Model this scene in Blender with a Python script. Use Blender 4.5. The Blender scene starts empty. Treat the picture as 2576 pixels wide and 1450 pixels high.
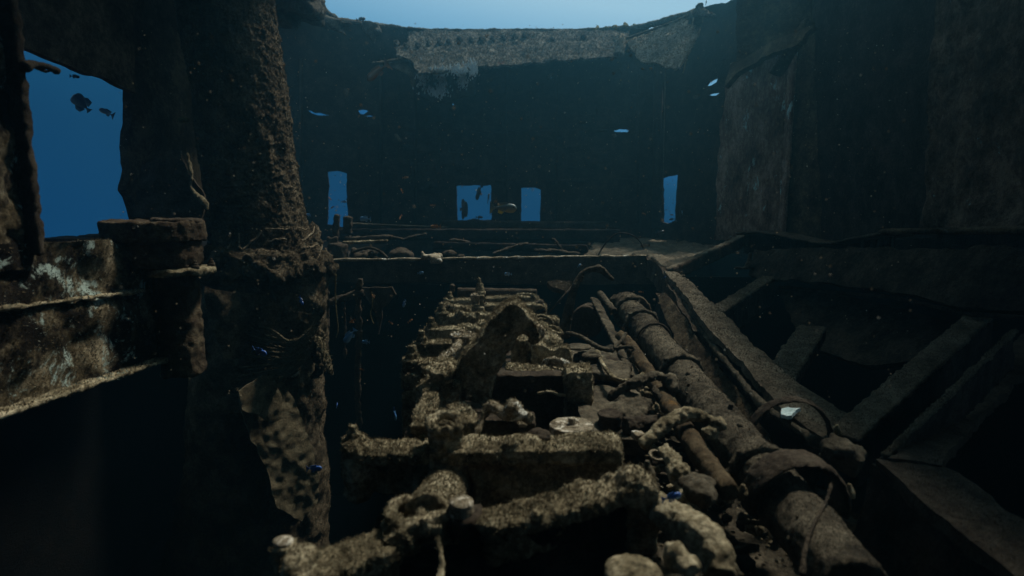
import bpy, bmesh, math, random
import numpy as np
from mathutils import Vector, Matrix, Euler, noise
from mathutils.geometry import delaunay_2d_cdt
random.seed(7)
R = math.radians
scn = bpy.context.scene
COL = scn.collection
# ------------------------------------------------------------------ camera
ZE = 4.4
PITCH = R(8.05)
cam_d = bpy.data.cameras.new('camera')
cam_d.lens = 36 * 1450 / 2576
cam_d.clip_start = 0.05
cam_d.clip_end = 400
cam_d.dof.use_dof = True
cam_d.dof.focus_distance = 5.2
cam_d.dof.aperture_fstop = 1.5
cam = bpy.data.objects.new('camera', cam_d)
COL.objects.link(cam)
cam.location = (0, 0, ZE)
cam.rotation_euler = (R(90) - PITCH, 0, 0)
scn.camera = cam
# ------------------------------------------------------------------ light
SUN_DIR = Vector((0.43, 0.45, 1.0)).normalized()
w = bpy.data.worlds.new('World')
scn.world = w
w.use_nodes = True
nt = w.node_tree
nt.nodes.clear()
L = nt.links
def nn(t, tree=None, **k):
    n = (tree or nt).nodes.new(t)
    for a, b in k.items():
        setattr(n, a, b)
    return n
tc = nn('ShaderNodeTexCoord')
sep = nn('ShaderNodeSeparateXYZ')
L.new(tc.outputs['Generated'], sep.inputs[0])
rp = nn('ShaderNodeValToRGB')
cr = rp.color_ramp
cr.elements[0].position = 0.0
cr.elements[0].color = (0.002, 0.010, 0.022, 1)
cr.elements[1].position = 1.0
cr.elements[1].color = (0.36, 0.44, 0.40, 1)
for p_, c_ in ((0.30, (0.001, 0.014, 0.042, 1)), (0.44, (0.002, 0.048, 0.145, 1)), (0.53, (0.0025, 0.042, 0.115, 1)), (0.555, (0.003, 0.050, 0.130, 1)), (0.575, (0.012, 0.10, 0.27, 1)), (0.60, (0.07, 0.26, 0.48, 1)), (0.628, (0.15, 0.38, 0.60, 1)), (0.65, (0.26, 0.50, 0.70, 1)), (0.672, (0.40, 0.63, 0.78, 1)), (0.78, (0.42, 0.60, 0.68, 1))):
    e = cr.elements.new(p_)
    e.color = c_
mr = nn('ShaderNodeMapRange')
mr.inputs['From Min'].default_value = -1
mr.inputs['From Max'].default_value = 1
# brightness rises with height and toward the side the sun stands on
dotn = nn('ShaderNodeVectorMath', operation='DOT_PRODUCT')
L.new(tc.outputs['Generated'], dotn.inputs[0])
dotn.inputs[1].default_value = (0.15, 0.05, 0.90)
L.new(dotn.outputs['Value'], mr.inputs['Value'])
# keep the azimuth term small near the horizon plane
L.new(mr.outputs['Result'], rp.inputs['Fac'])
bg = nn('ShaderNodeBackground')
L.new(rp.outputs['Color'], bg.inputs['Color'])
bg.inputs['Strength'].default_value = 1.0
wo = nn('ShaderNodeOutputWorld')
L.new(bg.outputs[0], wo.inputs['Surface'])

sun_d = bpy.data.lights.new('sun', 'SUN')
sun_d.energy = 5.0
sun_d.angle = R(7)
sun_d.color = (1.0, 0.93, 0.80)
sun = bpy.data.objects.new('sun', sun_d)
COL.objects.link(sun)
sun.rotation_euler = SUN_DIR.to_track_quat('Z', 'Y').to_euler()
sun.location = (3, 4, 20)

scn.view_settings.view_transform = 'Standard'
scn.view_settings.look = 'None'
scn.view_settings.exposure = 0.0
scn.view_settings.gamma = 1.0
scn.view_settings.use_curve_mapping = False
cy = scn.cycles
cy.max_bounces = 5
cy.diffuse_bounces = 3
cy.volume_bounces = 0
cy.transparent_max_bounces = 6
cy.use_denoising = True
cy.sample_clamp_indirect = 2.0
cy.caustics_reflective = False
cy.caustics_refractive = False

# ------------------------------------------------------------------ point helpers (places measured off the view, then real depth given)
F = 1450.0
fv = Vector((0, math.cos(PITCH), -math.sin(PITCH)))
uv = Vector((0, math.sin(PITCH), math.cos(PITCH)))
def ray(px, py):
    return fv + Vector(((px - 1288) / F, 0, 0)) + uv * ((725 - py) / F)
def P(px, py, Y):
    d = ray(px, py)
    return Vector((0, 0, ZE)) + d * (Y / d.y)
def G(px, py, zr):
    d = ray(px, py)
    return Vector((0, 0, ZE)) + d * (zr / d.z)
def XP(px, py, x):
    d = ray(px, py)
    return Vector((0, 0, ZE)) + d * (x / d.x)
def PL(px, py, o, n):
    d = ray(px, py)
    c = Vector((0, 0, ZE))
    return c + d * ((o - c).dot(n) / d.dot(n))
def S(n, Y):
    return n / F * Y * 1.03

# ------------------------------------------------------------------ materials
def crust(name, dark, mid, light, pale=None, pale_amt=0.0, moss=None, moss_amt=0.0, scale=1.0, bump=0.6, fine=1.0, rough=0.95, spec=0.08, streak=False, grain=True):
    m = bpy.data.materials.new(name)
    m.use_nodes = True
    t = m.node_tree
    t.nodes.clear()
    ln = t.links.new
    co = nn('ShaderNodeTexCoord', t)
    oi = nn('ShaderNodeObjectInfo', t)
    mp = nn('ShaderNodeMapping', t)
    ln(co.outputs['Object'], mp.inputs['Vector'])
    mul = nn('ShaderNodeMath', t, operation='MULTIPLY')
    mul.inputs[1].default_value = 37.0
    ln(oi.outputs['Random'], mul.inputs[0])
    ln(mul.outputs[0], mp.inputs['Location'])
    if streak:
        mp.inputs['Scale'].default_value = (1, 1, 0.35)
    def noi(s, det=6, ro=0.6, dist=0.0):
        n = nn('ShaderNodeTexNoise', t)
        n.inputs['Scale'].default_value = s * scale
        n.inputs['Detail'].default_value = det
        n.inputs['Roughness'].default_value = ro
        n.inputs['Distortion'].default_value = dist
        ln(mp.outputs[0], n.inputs['Vector'])
        return n
    def ramp(src, stops):
        r = nn('ShaderNodeValToRGB', t)
        r.color_ramp.elements[0].position, r.color_ramp.elements[0].color = stops[0][0], (*stops[0][1], 1)
        r.color_ramp.elements[1].position, r.color_ramp.elements[1].color = stops[-1][0], (*stops[-1][1], 1)
        for p_, c_ in stops[1:-1]:
            r.color_ramp.elements.new(p_).color = (*c_, 1)
        ln(src, r.inputs['Fac'])
        return r
    n1 = noi(5, 8, 0.68)
    n2 = noi(38, 5, 0.7)
    mixf = nn('ShaderNodeMath', t, operation='MULTIPLY_ADD')
    ln(n2.outputs['Fac'], mixf.inputs[0])
    mixf.inputs[1].default_value = 0.55
    sub = nn('ShaderNodeMath', t, operation='MULTIPLY_ADD')
    ln(n1.outputs['Fac'], sub.inputs[0])
    sub.inputs[1].default_value = 0.9
    sub.inputs[2].default_value = -0.22
    ln(sub.outputs[0], mixf.inputs[2])
    base = ramp(mixf.outputs[0], [(0.34, dark), (0.50, mid), (0.66, light)])
    col = base.outputs['Color']
    if grain:
        n5 = noi(105 / scale, 3, 0.6)
        g5 = ramp(n5.outputs['Fac'], [(0.34, (0.60, 0.60, 0.60)), (0.50, (0.95, 0.95, 0.95)), (0.68, (1.0, 1.0, 1.0))])
        mg = nn('ShaderNodeMixRGB', t)
        mg.blend_type = 'MULTIPLY'
        mg.inputs['Fac'].default_value = 1.0
        ln(col, mg.inputs['Color1'])
        ln(g5.outputs['Color'], mg.inputs['Color2'])
        col = mg.outputs['Color']
    def over(col, src, lo, hi, c):
        r = ramp(src, [(lo, (0, 0, 0)), (hi, (1, 1, 1))])
        mx = nn('ShaderNodeMixRGB', t)
        ln(r.outputs['Color'], mx.inputs['Fac'])
        ln(col, mx.inputs['Color1'])
        mx.inputs['Color2'].default_value = (*c, 1)
        return mx.outputs['Color']
    if moss:
        n3 = noi(2.3, 6, 0.7, 0.4)
        th = 0.78 - 0.35 * moss_amt
        col = over(col, n3.outputs['Fac'], th, th + 0.08, moss)
    if pale:
        n4 = noi(7, 8, 0.75, 0.6)
        th = 0.74 - 0.3 * pale_amt
        col = over(col, n4.outputs['Fac'], th, th + 0.05, pale)
    bs = nn('ShaderNodeBsdfPrincipled', t)
    ln(col, bs.inputs['Base Color'])
    bs.inputs['Roughness'].default_value = rough
    bs.inputs['Specular IOR Level'].default_value = spec
    b1 = nn('ShaderNodeBump', t)
    b1.inputs['Strength'].default_value = bump
    b1.inputs['Distance'].default_value = 0.05
    ln(noi(30, 8, 0.75).outputs['Fac'], b1.inputs['Height'])
    b2 = nn('ShaderNodeBump', t)
    b2.inputs['Strength'].default_value = bump * fine
    b2.inputs['Distance'].default_value = 0.014
    ln(noi(130, 4, 0.7).outputs['Fac'], b2.inputs['Height'])
    ln(b1.outputs[0], b2.inputs['Normal'])
    ln(b2.outputs[0], bs.inputs['Normal'])
    o = nn('ShaderNodeOutputMaterial', t)
    ln(bs.outputs[0], o.inputs[0])
    return m
SILT_D, SILT_M, SILT_L = (0.040, 0.033, 0.019), (0.200, 0.168, 0.104), (0.50, 0.44, 0.30)
M = {}
M['silt'] = crust('silted_metal', SILT_D, SILT_M, SILT_L, (0.50, 0.49, 0.41), 0.20, (0.10, 0.095, 0.018), 0.32)
M['silt_pale'] = crust('pale_encrusted_metal', (0.07, 0.055, 0.035), (0.28, 0.235, 0.16), (0.52, 0.46, 0.35), (0.72, 0.72, 0.64), 0.6, scale=1.5)
M['pipe'] = crust('silted_pipe', (0.022, 0.019, 0.014), (0.075, 0.064, 0.045), (0.15, 0.13, 0.092), (0.26, 0.30, 0.28), 0.22, (0.075, 0.038, 0.014), 0.30)
M['rustpipe'] = crust('orange_rust', (0.03, 0.022, 0.014), (0.075, 0.055, 0.032), (0.13, 0.10, 0.06), None, 0, (0.16, 0.085, 0.02), 0.55)
M['girder'] = crust('silted_girder', (0.0248, 0.0193, 0.0143), (0.0578, 0.0457, 0.033), (0.099, 0.0825, 0.0605), (0.231, 0.253, 0.242), 0.06, scale=1.4)
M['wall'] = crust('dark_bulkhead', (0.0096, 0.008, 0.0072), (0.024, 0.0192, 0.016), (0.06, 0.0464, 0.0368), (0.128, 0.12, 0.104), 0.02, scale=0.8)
M['hold_shade'] = crust('hold_shade_black', (0.001, 0.001, 0.001), (0.003, 0.0025, 0.002), (0.006, 0.005, 0.0045), None, 0)  # near-black colour stands in for shade where sun reaches the hold
M['deck'] = crust('silted_deck', (0.0459, 0.0374, 0.0259), (0.1148, 0.0976, 0.0689), (0.1953, 0.1722, 0.1263), (0.2871, 0.2871, 0.2584), 0.04, scale=1.0)
M['flange'] = crust('silted_flange', (0.044, 0.0358, 0.0248), (0.11, 0.0935, 0.066), (0.187, 0.165, 0.121), (0.275, 0.275, 0.2475), 0.04, scale=1.0)
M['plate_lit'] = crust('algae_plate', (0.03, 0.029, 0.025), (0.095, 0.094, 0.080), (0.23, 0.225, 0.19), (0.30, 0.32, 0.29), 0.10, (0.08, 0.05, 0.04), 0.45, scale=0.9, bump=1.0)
M['pillar'] = crust('rusty_painted_pillar', (0.05, 0.032, 0.024), (0.17, 0.12, 0.09), (0.36, 0.29, 0.23), (0.36, 0.56, 0.56), 0.50, streak=True, scale=0.9)
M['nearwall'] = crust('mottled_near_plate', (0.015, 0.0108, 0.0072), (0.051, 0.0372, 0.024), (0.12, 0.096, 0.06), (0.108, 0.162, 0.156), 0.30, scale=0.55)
M['leftplate'] = crust('peeling_left_plate', (0.010, 0.0075, 0.004), (0.085, 0.066, 0.037), (0.26, 0.22, 0.145), (0.28, 0.35, 0.31), 0.60, (0.009, 0.007, 0.005), 0.85, scale=0.8)
M['column'] = crust('netted_column', (0.020, 0.015, 0.009), (0.095, 0.074, 0.046), (0.22, 0.18, 0.12), (0.30, 0.27, 0.22), 0.05, (0.13, 0.105, 0.03), 0.3, scale=1.2, bump=0.9)
M['cloth'] = crust('rotten_cloth', (0.05, 0.041, 0.024), (0.13, 0.108, 0.066), (0.21, 0.18, 0.115), None, 0, scale=1.5)
M['rope'] = crust('frayed_rope', (0.11, 0.085, 0.05), (0.26, 0.21, 0.14), (0.42, 0.36, 0.26), None, 0, scale=3)
M['weed'] = crust('brown_weed', (0.07, 0.06, 0.02), (0.17, 0.14, 0.06), (0.28, 0.24, 0.12), None, 0, scale=3)
M['coral'] = crust('white_soft_coral', (0.40, 0.45, 0.46), (0.62, 0.68, 0.68), (0.80, 0.84, 0.83), None, 0, scale=5, bump=0.3)
M['sponge'] = crust('pale_cyan_sponge', (0.42, 0.56, 0.56), (0.60, 0.75, 0.74), (0.78, 0.88, 0.86), None, 0, scale=4, bump=0.3)
M['fuzz'] = crust('algae_tufts', (0.07, 0.058, 0.034), (0.18, 0.152, 0.095), (0.30, 0.26, 0.175), None, 0, (0.11, 0.105, 0.02), 0.4, grain=False)
M['disc'] = crust('pale_disc_metal', (0.055, 0.042, 0.026), (0.22, 0.185, 0.125), (0.42, 0.37, 0.28), (0.66, 0.62, 0.52), 0.68, scale=2.6)
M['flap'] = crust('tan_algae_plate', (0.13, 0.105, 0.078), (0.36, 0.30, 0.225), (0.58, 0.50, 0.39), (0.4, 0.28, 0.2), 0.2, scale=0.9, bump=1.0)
M['fuzz_dark'] = crust('dark_algae_tufts', (0.035, 0.028, 0.017), (0.085, 0.068, 0.042), (0.16, 0.13, 0.085), None, 0, grain=False)
M['fuzz_grey'] = crust('grey_algae_tufts', (0.05, 0.05, 0.042), (0.12, 0.12, 0.10), (0.20, 0.19, 0.16), None, 0, grain=False)
M['hull'] = crust('dark_hull_plate', (0.010, 0.008, 0.006), (0.030, 0.024, 0.017), (0.070, 0.057, 0.041), (0.10, 0.13, 0.125), 0.15, scale=0.8)
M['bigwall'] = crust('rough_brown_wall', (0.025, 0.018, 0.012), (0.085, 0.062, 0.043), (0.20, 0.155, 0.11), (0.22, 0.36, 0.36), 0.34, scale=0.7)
M['sand'] = crust('sand', (0.16, 0.14, 0.10), (0.25, 0.22, 0.16), (0.33, 0.30, 0.22), None, 0, scale=0.6)
def fishmat(name, c1, c2, rough=0.4):
    m = bpy.data.materials.new(name)
    m.use_nodes = True
    t = m.node_tree
    bs = t.nodes['Principled BSDF']
    co = nn('ShaderNodeTexCoord', t)
    sp = nn('ShaderNodeSeparateXYZ', t)
    t.links.new(co.outputs['Generated'], sp.inputs[0])
    r = nn('ShaderNodeValToRGB', t)
    r.color_ramp.elements[0].position, r.color_ramp.elements[0].color = 0.25, (*c2, 1)
    r.color_ramp.elements[1].position, r.color_ramp.elements[1].color = 0.7, (*c1, 1)
    n_ = nn('ShaderNodeTexNoise', t)
    n_.inputs['Scale'].default_value = 9
    ad = nn('ShaderNodeMath', t, operation='MULTIPLY_ADD')
    t.links.new(n_.outputs['Fac'], ad.inputs[0])
    ad.inputs[1].default_value = 0.25
    t.links.new(sp.outputs['Z'], ad.inputs[2])
    t.links.new(ad.outputs[0], r.inputs['Fac'])
    t.links.new(r.outputs['Color'], bs.inputs['Base Color'])
    bs.inputs['Roughness'].default_value = rough
    return m
M['f_blue'] = fishmat('blue_fish', (0.03, 0.10, 0.34), (0.08, 0.28, 0.45))
M['f_pale'] = fishmat('pale_blue_fish', (0.07, 0.20, 0.36), (0.26, 0.40, 0.48))
M['f_orange'] = fishmat('orange_fish', (0.22, 0.085, 0.02), (0.34, 0.17, 0.05))
M['f_silver'] = fishmat('silver_fish', (0.13, 0.19, 0.20), (0.42, 0.36, 0.18))
M['f_brown'] = fishmat('brown_fish', (0.06, 0.045, 0.03), (0.20, 0.09, 0.04))
M['f_dark'] = fishmat('dark_fish', (0.02, 0.035, 0.05), (0.05, 0.06, 0.07))
M['f_grey'] = fishmat('grey_blue_fish', (0.08, 0.15, 0.24), (0.22, 0.34, 0.42))
M['f_yellow'] = fishmat('yellow_fin', (0.75, 0.55, 0.08), (0.8, 0.6, 0.1))
M['eye'] = fishmat('fish_eye', (0.01, 0.01, 0.01), (0.02, 0.02, 0.02), 0.2)

# ------------------------------------------------------------------ object helpers
def setp(o, label=None, cat=None, group=None, kind=None):
    if label: o['label'] = label
    if cat: o['category'] = cat
    if group: o['group'] = group
    if kind: o['kind'] = kind
    return o
def T(name, label, cat, loc, group=None):
    o = bpy.data.objects.new(name, None)
    o.empty_display_size = 0.1
    COL.objects.link(o)
    o.location = loc
    return setp(o, label, cat, group)
def wloc(o):
    v = Vector(o.location)
    while o.parent:
        o = o.parent
        v = v + Vector(o.location)
    return v
TEX = {}
def ctex(s, kind='CLOUDS'):
    k = (kind, round(s, 4))
    if k not in TEX:
        tx = bpy.data.textures.new('relief', kind)
        tx.noise_scale = s
        if kind == 'CLOUDS':
            tx.noise_depth = 2
        TEX[k] = tx
    return TEX[k]
PENDING = []
DEF = ((0.035, 0.10), (0.016, 0.030))
class MB:
    def __init__(s):
        s.bm = bmesh.new()
    def _add(s, mesh_fn, mat4):
        mesh_fn(mat4)
        return s
    def box(s, c, d, rot=(0, 0, 0)):
        m = Matrix.Translation(c) @ Euler(rot).to_matrix().to_4x4() @ Matrix.Diagonal((d[0], d[1], d[2], 1))
        bmesh.ops.create_cube(s.bm, size=1.0, matrix=m)
        return s
    def bar(s, a, b, wd, h, up=(0, 0, 1), n=1):
        a, b = Vector(a), Vector(b)
        y = (b - a).normalized()
        x = y.cross(Vector(up)).normalized()
        z = x.cross(y)
        rings = []
        for k in range(n + 1):
            c = a.lerp(b, k / n)
            rings.append([s.bm.verts.new(c + x * (sx * wd / 2) + z * (sz * h / 2)) for sx, sz in ((-1, -1), (1, -1), (1, 1), (-1, 1))])
        return s._skin(rings)
    def _skin(s, rings, cap=True):
        n = len(rings[0])
        for r0, r1 in zip(rings, rings[1:]):
            for i in range(n):
                j = (i + 1) % n
                s.bm.faces.new((r0[i], r0[j], r1[j], r1[i]))
        if cap:
            s.bm.faces.new(rings[0][::-1])
            s.bm.faces.new(rings[-1])
        return s
    def tube(s, pts, r, n=10, smooth=0, flat=1.0):
        pts = [Vector(p) for p in pts]
        rs = list(r) if hasattr(r, '__len__') else [r] * len(pts)
        for _ in range(smooth):
            q, qr = [pts[0]], [rs[0]]
            for i in range(len(pts) - 1):
                q += [pts[i] * 0.75 + pts[i + 1] * 0.25, pts[i] * 0.25 + pts[i + 1] * 0.75]
                qr += [rs[i] * 0.75 + rs[i + 1] * 0.25, rs[i] * 0.25 + rs[i + 1] * 0.75]
            pts, rs = q + [pts[-1]], qr + [rs[-1]]
        rings = []
        up = Vector((0.03, 0.02, 1))
        d0 = (pts[1] - pts[0]).normalized()
        if abs(d0.dot(up.normalized())) > 0.95:
            up = Vector((1, 0.1, 0))
        x = d0.cross(up).normalized()
        for i, p in enumerate(pts):
            d = (pts[min(i + 1, len(pts) - 1)] - pts[max(i - 1, 0)]).normalized()
            x = (x - d * x.dot(d)).normalized()
            z = x.cross(d)
            rings.append([s.bm.verts.new(p + (x * math.cos(a) + z * math.sin(a) * flat) * rs[i]) for a in [2 * math.pi * k / n for k in range(n)]])
        return s._skin(rings)
    def cyl(s, a, b, r, r2=None, n=18):
        return s.tube([a, b], [r, r if r2 is None else r2], n)
    def torus(s, c, ax, Rr, r, n=22, m=8):
        ax = Vector(ax).normalized()
        x = ax.orthogonal().normalized()
        y = ax.cross(x)
        rings = []
        for i in range(n):
            a = 2 * math.pi * i / n
            d = x * math.cos(a) + y * math.sin(a)
            rings.append([s.bm.verts.new(Vector(c) + d * (Rr + r * math.cos(b)) + ax * (r * math.sin(b))) for b in [2 * math.pi * k / m for k in range(m)]])
        for i in range(n):
            r0, r1 = rings[i], rings[(i + 1) % n]
            for k in range(m):
                s.bm.faces.new((r0[k], r1[k], r1[(k + 1) % m], r0[(k + 1) % m]))
        return s
    def ball(s, c, r, sub=2):
        rr = r if hasattr(r, '__len__') else (r, r, r)
        bmesh.ops.create_icosphere(s.bm, subdivisions=sub, radius=1, matrix=Matrix.Translation(c) @ Matrix.Diagonal((*rr, 1)))
        return s
    def prism(s, pts, ext):
        ext = Vector(ext)
        a = [s.bm.verts.new(p) for p in pts]
        b = [s.bm.verts.new(Vector(p) + ext) for p in pts]
        n = len(pts)
        for i in range(n):
            s.bm.faces.new((a[i], a[(i + 1) % n], b[(i + 1) % n], b[i]))
        s.bm.faces.new(a[::-1])
        s.bm.faces.new(b)
        return s
    def nut(s, c, r, h):
        "stacked stud and nut, c at its foot"
        c = Vector(c)
        s.cyl(c, c + Vector((0, 0, h * .42)), r * 1.25, r * 1.1, 12)
        s.cyl(c + Vector((0, 0, h * .40)), c + Vector((0, 0, h * .72)), r * .85, r * .8, 6)
        s.cyl(c + Vector((0, 0, h * .70)), c + Vector((0, 0, h)), r * .5, r * .45, 10)
        return s
    def build(s, name, mat, parent=None, vox=0.0, disp=None, smooth=True, label=None, dec=0):
        bmesh.ops.recalc_face_normals(s.bm, faces=s.bm.faces)
        me = bpy.data.meshes.new(name)
        s.bm.to_mesh(me)
        s.bm.free()
        return finish(name, me, mat, parent, vox, disp, smooth, label, dec)
def finish(name, me, mat, parent=None, vox=0, disp=None, smooth=True, label=None, dec=0):
    co = np.empty(len(me.vertices) * 3)
    me.vertices.foreach_get('co', co)
    co = co.reshape(-1, 3)
    c = (co.min(0) + co.max(0)) / 2
    c[2] = co[:, 2].min()
    c = Vector(c)
    me.transform(Matrix.Translation(-c))
    o = bpy.data.objects.new(name, me)
    COL.objects.link(o)
    if parent:
        o.parent = parent
        o.location = c - wloc(parent)
    else:
        o.location = c
    me.materials.append(mat)
    if vox:
        m = o.modifiers.new('r', 'REMESH')
        m.mode = 'VOXEL'
        m.voxel_size = vox
        m.use_smooth_shade = smooth
        if dec:
            sm = o.modifiers.new('s', 'SMOOTH')
            sm.iterations = dec
            sm.factor = 0.5
    if disp:
        for st, sc in disp:
            m = o.modifiers.new('d', 'DISPLACE')
            m.texture = ctex(sc)
            m.texture_coords = 'GLOBAL'
            m.strength = st
            m.mid_level = 0.5
    if vox or disp:
        PENDING.append(o)
    if smooth:
        me.polygons.foreach_set('use_smooth', [True] * len(me.polygons))
    if label:
        o['label'] = label
    return o
def bake():
    bpy.context.view_layer.update()
    dg = bpy.context.evaluated_depsgraph_get()
    done = []
    for o in PENDING:
        me = bpy.data.meshes.new_from_object(o.evaluated_get(dg))
        done.append((o, me))
    for o, me in done:
        o.modifiers.clear()
        old = o.data
        me.name = o.name
        o.data = me
        if old.users == 0:
            bpy.data.meshes.remove(old)
    PENDING.clear()
def copy_tree(o, parent=None, dl=Vector((0, 0, 0))):
    c = o.copy()
    COL.objects.link(c)
    if parent:
        c.parent = parent
    else:
        c.location = Vector(o.location) + dl
    for ch in list(o.children):
        copy_tree(ch, c)
    return c
def inside(pts, poly):
    x, y = pts[:, 0], pts[:, 1]
    r = np.zeros(len(pts), bool)
    n = len(poly)
    for i in range(n):
        x1, y1 = poly[i]
        x2, y2 = poly[(i + 1) % n]
        c = ((y1 > y) != (y2 > y))
        with np.errstate(divide='ignore', invalid='ignore'):
            xi = (x2 - x1) * (y - y1) / (y2 - y1 + 1e-12) + x1
        r ^= c & (x < xi)
    return r
def plate(name, mat, pts, holes=(), thick=0.03, step=0.1, jag=0.0, hjag=None, relief=0.0, rscale=0.6, fine=0.0, parent=None, disp=None, warp=None, label=None, kn=None):
    pts = [Vector(p) for p in pts]
    n = Vector((0, 0, 0))
    for i in range(len(pts)):
        n += (pts[i] - pts[0]).cross(pts[(i + 1) % len(pts)] - pts[0])
    n.normalize()
    if n.dot(Vector((0, 0, ZE)) - pts[0]) < 0:
        n = -n
    o = pts[0]
    u = (pts[1] - pts[0])
    u = (u - n * u.dot(n)).normalized()
    v = n.cross(u)
    hj = jag if hjag is None else hjag
    def loop(pp, j):
        q = [((p - o).dot(u), (p - o).dot(v)) for p in pp]
        out = []
        for i in range(len(q)):
            a, b = Vector((*q[i], 0)), Vector((*q[(i + 1) % len(q)], 0))
            k = max(1, int((b - a).length / (step * 0.6)))
            for t in range(k):
                p = a.lerp(b, t / k)
                if j:
                    w3 = Vector((p.x * 3.1, p.y * 3.1, o.x + o.z))
                    p = p + Vector((noise.noise(w3) + 0.5 * noise.noise(w3 * 3.3), noise.noise(w3 + Vector((9, 9, 9))) + 0.5 * noise.noise(w3 * 3.7), 0)) * j
                out.append((p.x, p.y))
        return out
    outer = loop(pts, jag)
    hs = [loop([Vector(p) for p in h], hj) for h in holes]
    A = np.array(outer)
    mn, mx = A.min(0), A.max(0)
    gx = np.arange(mn[0], mx[0], step)
    gy = np.arange(mn[1], mx[1], step)
    XX, YY = np.meshgrid(gx, gy)
    g = np.stack([XX.ravel(), YY.ravel()], 1)
    rs = np.random.RandomState(3)
    g = g + rs.uniform(-.2, .2, g.shape) * step
    keep = inside(g, outer)
    for h in hs:
        keep &= ~inside(g, h)
    g = g[keep]
    allb = np.array(outer + sum(hs, []))
    if len(g):
        ok = np.ones(len(g), bool)
        for i in range(0, len(g), 2000):
            dd = ((g[i:i + 2000, None, :] - allb[None]) ** 2).sum(2).min(1)
            ok[i:i + 2000] = dd > (step * 0.35) ** 2
        g = g[ok]
    verts = [Vector(p) for p in allb.tolist()] + [Vector(p) for p in g.tolist()]
    edges = []
    k = 0
    for lp in [outer] + hs:
        m_ = len(lp)
        edges += [(k + i, k + (i + 1) % m_) for i in range(m_)]
        k += m_
    vo, eo, fo, _, _, _ = delaunay_2d_cdt(verts, edges, [], 0, 1e-6)
    V = np.array([(p.x, p.y) for p in vo])
    Fc = np.array([f for f in fo if len(f) == 3])
    cen = V[Fc].mean(1)
    kp = inside(cen, outer)
    for h in hs:
        kp &= ~inside(cen, h)
    Fc = Fc[kp]
    N = len(V)
    front, back = [], []
    for x, y in V:
        p = o + u * x + v * y
        h = 0
        if relief:
            h = relief * (noise.noise(p / rscale) + 0.4 * noise.noise(p / rscale * 2.3))
        if fine:
            h += fine * noise.noise(p * 14)
        if warp:
            p = p + warp(p)
        front.append(p + n * h)
        back.append(p + n * (h - thick))
    fl = [tuple(f) for f in Fc]
    cnt = {}
    for f in fl:
        for a, b in ((f[0], f[1]), (f[1], f[2]), (f[2], f[0])):
            kk = (min(a, b), max(a, b))
            cnt[kk] = cnt.get(kk, []) + [(a, b)]
    faces = fl + [tuple(i + N for i in f[::-1]) for f in fl]
    for kk, vv in cnt.items():
        if len(vv) == 1:
            a, b = vv[0]
            faces.append((b, a, a + N, b + N))
    me = bpy.data.meshes.new(name)
    me.from_pydata(front + back, [], faces)
    me.validate()
    bm = bmesh.new()
    bm.from_mesh(me)
    bmesh.ops.delete(bm, geom=[v_ for v_ in bm.verts if not v_.link_faces], context='VERTS')
    bmesh.ops.recalc_face_normals(bm, faces=bm.faces)
    for e in bm.edges:
        if len(e.link_faces) == 2 and e.calc_face_angle(0) > 1.0:
            e.smooth = False
    bm.to_mesh(me)
    bm.free()
    return finish(name, me, mat, parent, 0, disp, True, label)
def px(lst, Y):
    return [P(a, b, Y) for a, b in lst]
def pxz(lst, zr):
    return [G(a, b, zr) for a, b in lst]

# ================================================================== SETTING
ZW = ZE + 6.0
def zr(z):
    return ZE + z
# seabed below the wreck
sb = MB()
bmesh.ops.create_grid(sb.bm, x_segments=60, y_segments=60, size=16, matrix=Matrix.Translation((0, 7, -0.5)))
setp(sb.build('seabed', M['sand'], disp=((0.35, 2.5),)), kind='structure')
fl = MB().box((0, 5.8, -0.05), (9.6, 17.5, 0.1))
bmesh.ops.subdivide_edges(fl.bm, edges=fl.bm.edges, cuts=30, use_grid_fill=True)
setp(fl.build('engine_room_floor', M['hold_shade'], disp=((0.10, 0.5),)), kind='structure')

# far bulkheads, three planes of the after end
def vplane(a, b):
    d = (b - a)
    d.z = 0
    d.normalize()
    return a, d.cross(Vector((0, 0, 1))).normalized()
oc, ncn = P(1010, 500, 14), Vector((0, -1, 0))
cpl = lambda l: [PL(a, b, oc, ncn) for a, b in l]
top_c = [(1000, 66), (1060, 76), (1150, 80), (1400, 80), (1520, 80), (1645, 72)]
holes_c = [[(1148, 468), (1235, 466), (1236, 552), (1150, 556)], [(1312, 474), (1345, 473), (1360, 478), (1359, 558), (1310, 558)],
           [(1541, 327), (1560, 324), (1585, 328), (1580, 334), (1562, 333), (1550, 331)], [(1134, 262), (1137, 258), (1141, 265)],
           [(1380, 192), (1388, 186), (1386, 196)]]
bw = T('bulkhead', 'tall dark rusted bulkhead closing the far end, with two square openings low in its middle', 'bulkhead', P(1300, 620, 14))
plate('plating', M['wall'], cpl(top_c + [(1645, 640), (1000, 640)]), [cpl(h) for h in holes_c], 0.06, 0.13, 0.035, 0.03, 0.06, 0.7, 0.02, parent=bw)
for k, x in enumerate((1045, 1275, 1400, 1606)):
    a, b = P(x, 190, 13.9), P(x, 560, 13.9)
    MB().bar(a, b, 0.05, 0.10, (0, 1, 0)).build('stiffener', M['wall'], bw, vox=0, disp=None)
for (xa, xb, y) in ((1040, 1150, 331), (1178, 1300, 334), (1420, 1530, 329), (1245, 1300, 457), (1370, 1500, 455), (1540, 1630, 452), (1050, 1110, 456)):
    MB().bar(P(xa, y, 13.93), P(xb, y + random.uniform(-3, 3), 13.93), 0.05, random.uniform(.04, .12), (0, 0, 1)).build('ledge', M['wall'], bw, vox=.03, disp=((.05, .2), (.03, .06)))
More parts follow.
